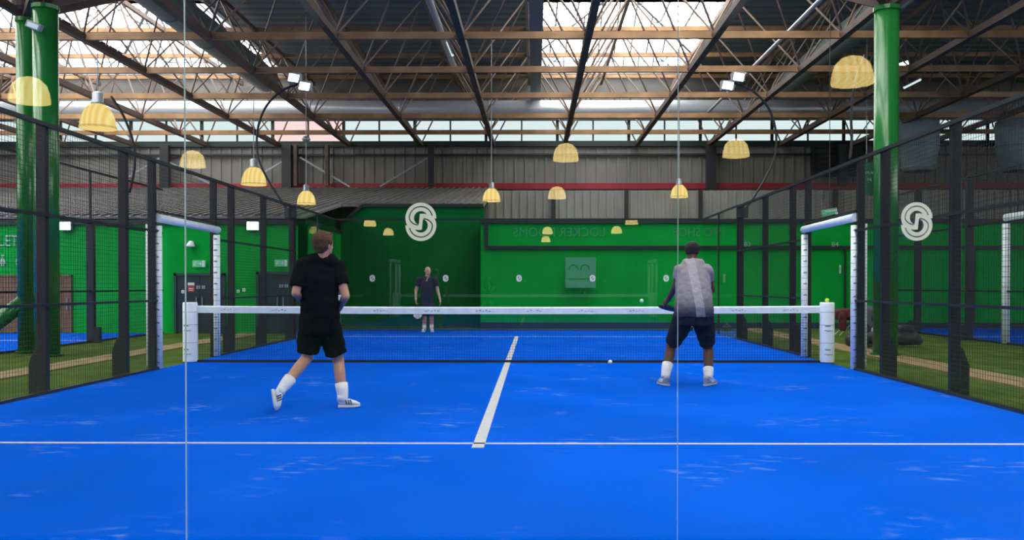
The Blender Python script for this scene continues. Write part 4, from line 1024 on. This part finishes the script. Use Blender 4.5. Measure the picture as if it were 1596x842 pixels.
# racket bag lying on the turf
p = at(1390, 541, 17.2); o = thing('racket_bag', (p.x, p.y, 0), 'long charcoal racket bag lying on the turf behind the right fence', 'bag')
b = MB(); b.tube([(p.x-.52, p.y, .17), (p.x-.42, p.y, .18), (p.x-.1, p.y, .19), (p.x+.2, p.y, .20), (p.x+.42, p.y, .17), (p.x+.56, p.y, .09)],
                 [(.06, .09), (.13, .13), (.15, .15), (.17, .17), (.14, .14), (.05, .06)], 20, flat=(0, 1, 0)).build('bag_body', bagm, o, smooth=True)
b = MB(); rounded(b, (p.x+.22, p.y-.02, .36), (.17, .12, .09), .6); b.build('pocket', M['rubber'], o, smooth=True)
MB().tube([(p.x-.35, p.y-.14, .20), (p.x-.1, p.y-.17, .36), (p.x+.15, p.y-.14, .30)], .015, 8).build('carry_handle', M['rubber'], o, smooth=True)
MB().tube([(p.x-.4, p.y-.12, .24), (p.x, p.y-.155, .25), (p.x+.4, p.y-.13, .23)], .006, 6).build('zip', M['grey_metal'], o)
# backpack
p = at(1345, 538, 17.6); o = thing('backpack', (p.x, p.y, 0), 'upright blue-grey and black backpack on the turf behind the white gate post', 'bag')
b = MB(); rounded(b, (p.x, p.y, .42), (.20, .15, .40), .45); b.build('bag_body', greyc, o, smooth=True)
b = MB(); rounded(b, (p.x+.03, p.y-.15, .24), (.15, .07, .16), .5); b.build('pocket', M['rubber'], o, smooth=True)
MB().tube([(p.x-.05, p.y, .80), (p.x-.03, p.y, .88), (p.x+.05, p.y, .88), (p.x+.07, p.y, .80)], .014, 8).build('top_handle', M['rubber'], o, smooth=True)
MB().tube([(p.x-.1, p.y-.14, .7), (p.x-.05, p.y-.17, .5), (p.x+.02, p.y-.2, .4)], .018, 8).tube([(p.x+.12, p.y-.14, .7), (p.x+.1, p.y-.17, .5)], .018, 8).build('strap', M['rubber'], o, smooth=True)
b = MB(); rounded(b, (p.x+.13, p.y-.22, .30), (.07, .04, .08), .7)
t_ = tag(b.build('towel', white_shoe, smooth=True), 'small white towel tucked at the front of the backpack', 'towel')
p2 = at(1345, 541, 17.2); b = MB(); rounded(b, (p2.x-.16, p2.y-.05, .13), (.22, .14, .12), .6)
o = thing('shoe_bag', (p2.x-.12, p2.y, 0), 'small black shoe bag on the turf in front of the backpack', 'bag'); b.build('bag_body', M['rubber'], o, smooth=True)
MB().tube([(p2.x-.25, p2.y-.1, .22), (p2.x-.12, p2.y-.1, .31), (p2.x, p2.y-.1, .22)], .012, 8).build('carry_handle', bagm, o, smooth=True)
# folding stool with jacket
p = at(1316, 521, 21.2); o = thing('folding_stool', (p.x, p.y, 0), 'dark folding stool on the turf just behind the right net post', 'stool')
MB().box(p.x-.24, p.x+.24, p.y-.2, p.y+.2, .40, .44).build('seat', M['rubber'], o, bevel=.01)
for sx in (-1, 1):
    for sy in (-1, 1): MB().tube([(p.x-sx*.2, p.y+sy*.17, 0), (p.x+sx*.2, p.y+sy*.17, .40)], .013, 8).build('leg', M['grey_metal'], o)
b = MB(); rounded(b, (p.x, p.y, .52), (.27, .22, .14), .55); rounded(b, (p.x-.15, p.y-.24, .34), (.10, .04, .22), .6); b.tube([(p.x+.05, p.y-.22, .55), (p.x+.08, p.y-.27, .35), (p.x+.05, p.y-.26, .14)], [.06, .055, .05], 12)
o = thing('jacket', (p.x, p.y, .44), 'maroon jacket draped over the folding stool by the right net post', 'jacket')
skinlike(b, 'jacket_body', maroon, o, .015, 4, wrinkle=.04)
b = MB(); b.ball((CX+(1072-833)*22.9/F, 9.35, .085), (.13, .09, .075), 16, 10)
o = thing('small_bag', (CX+(1072-833)*22.9/F, 9.35, 0), 'tiny black bag at the foot of the far glass behind the player in grey', 'bag')
b.build('bag_body', M['rubber'], o, smooth=True); MB().tube([(CX+(1066-833)*22.9/F, 9.35, .13), (CX+(1072-833)*22.9/F, 9.35, .22), (CX+(1078-833)*22.9/F, 9.35, .13)], .01, 8).build('carry_handle', M['grey_metal'], o)

# ------------------------------------------------------------------ light and exposure
w = bpy.data.worlds.new('overcast'); sc.world = w; w.use_nodes = True
w.node_tree.nodes['Background'].inputs[0].default_value = (.75, .85, 1, 1); w.node_tree.nodes['Background'].inputs[1].default_value = .6
sc.view_settings.view_transform = 'Standard'; sc.view_settings.look = 'None'; sc.view_settings.gamma = 1
sc.view_settings.use_curve_mapping = False; sc.view_settings.exposure = 0.22
sc.cycles.transparent_max_bounces = 24
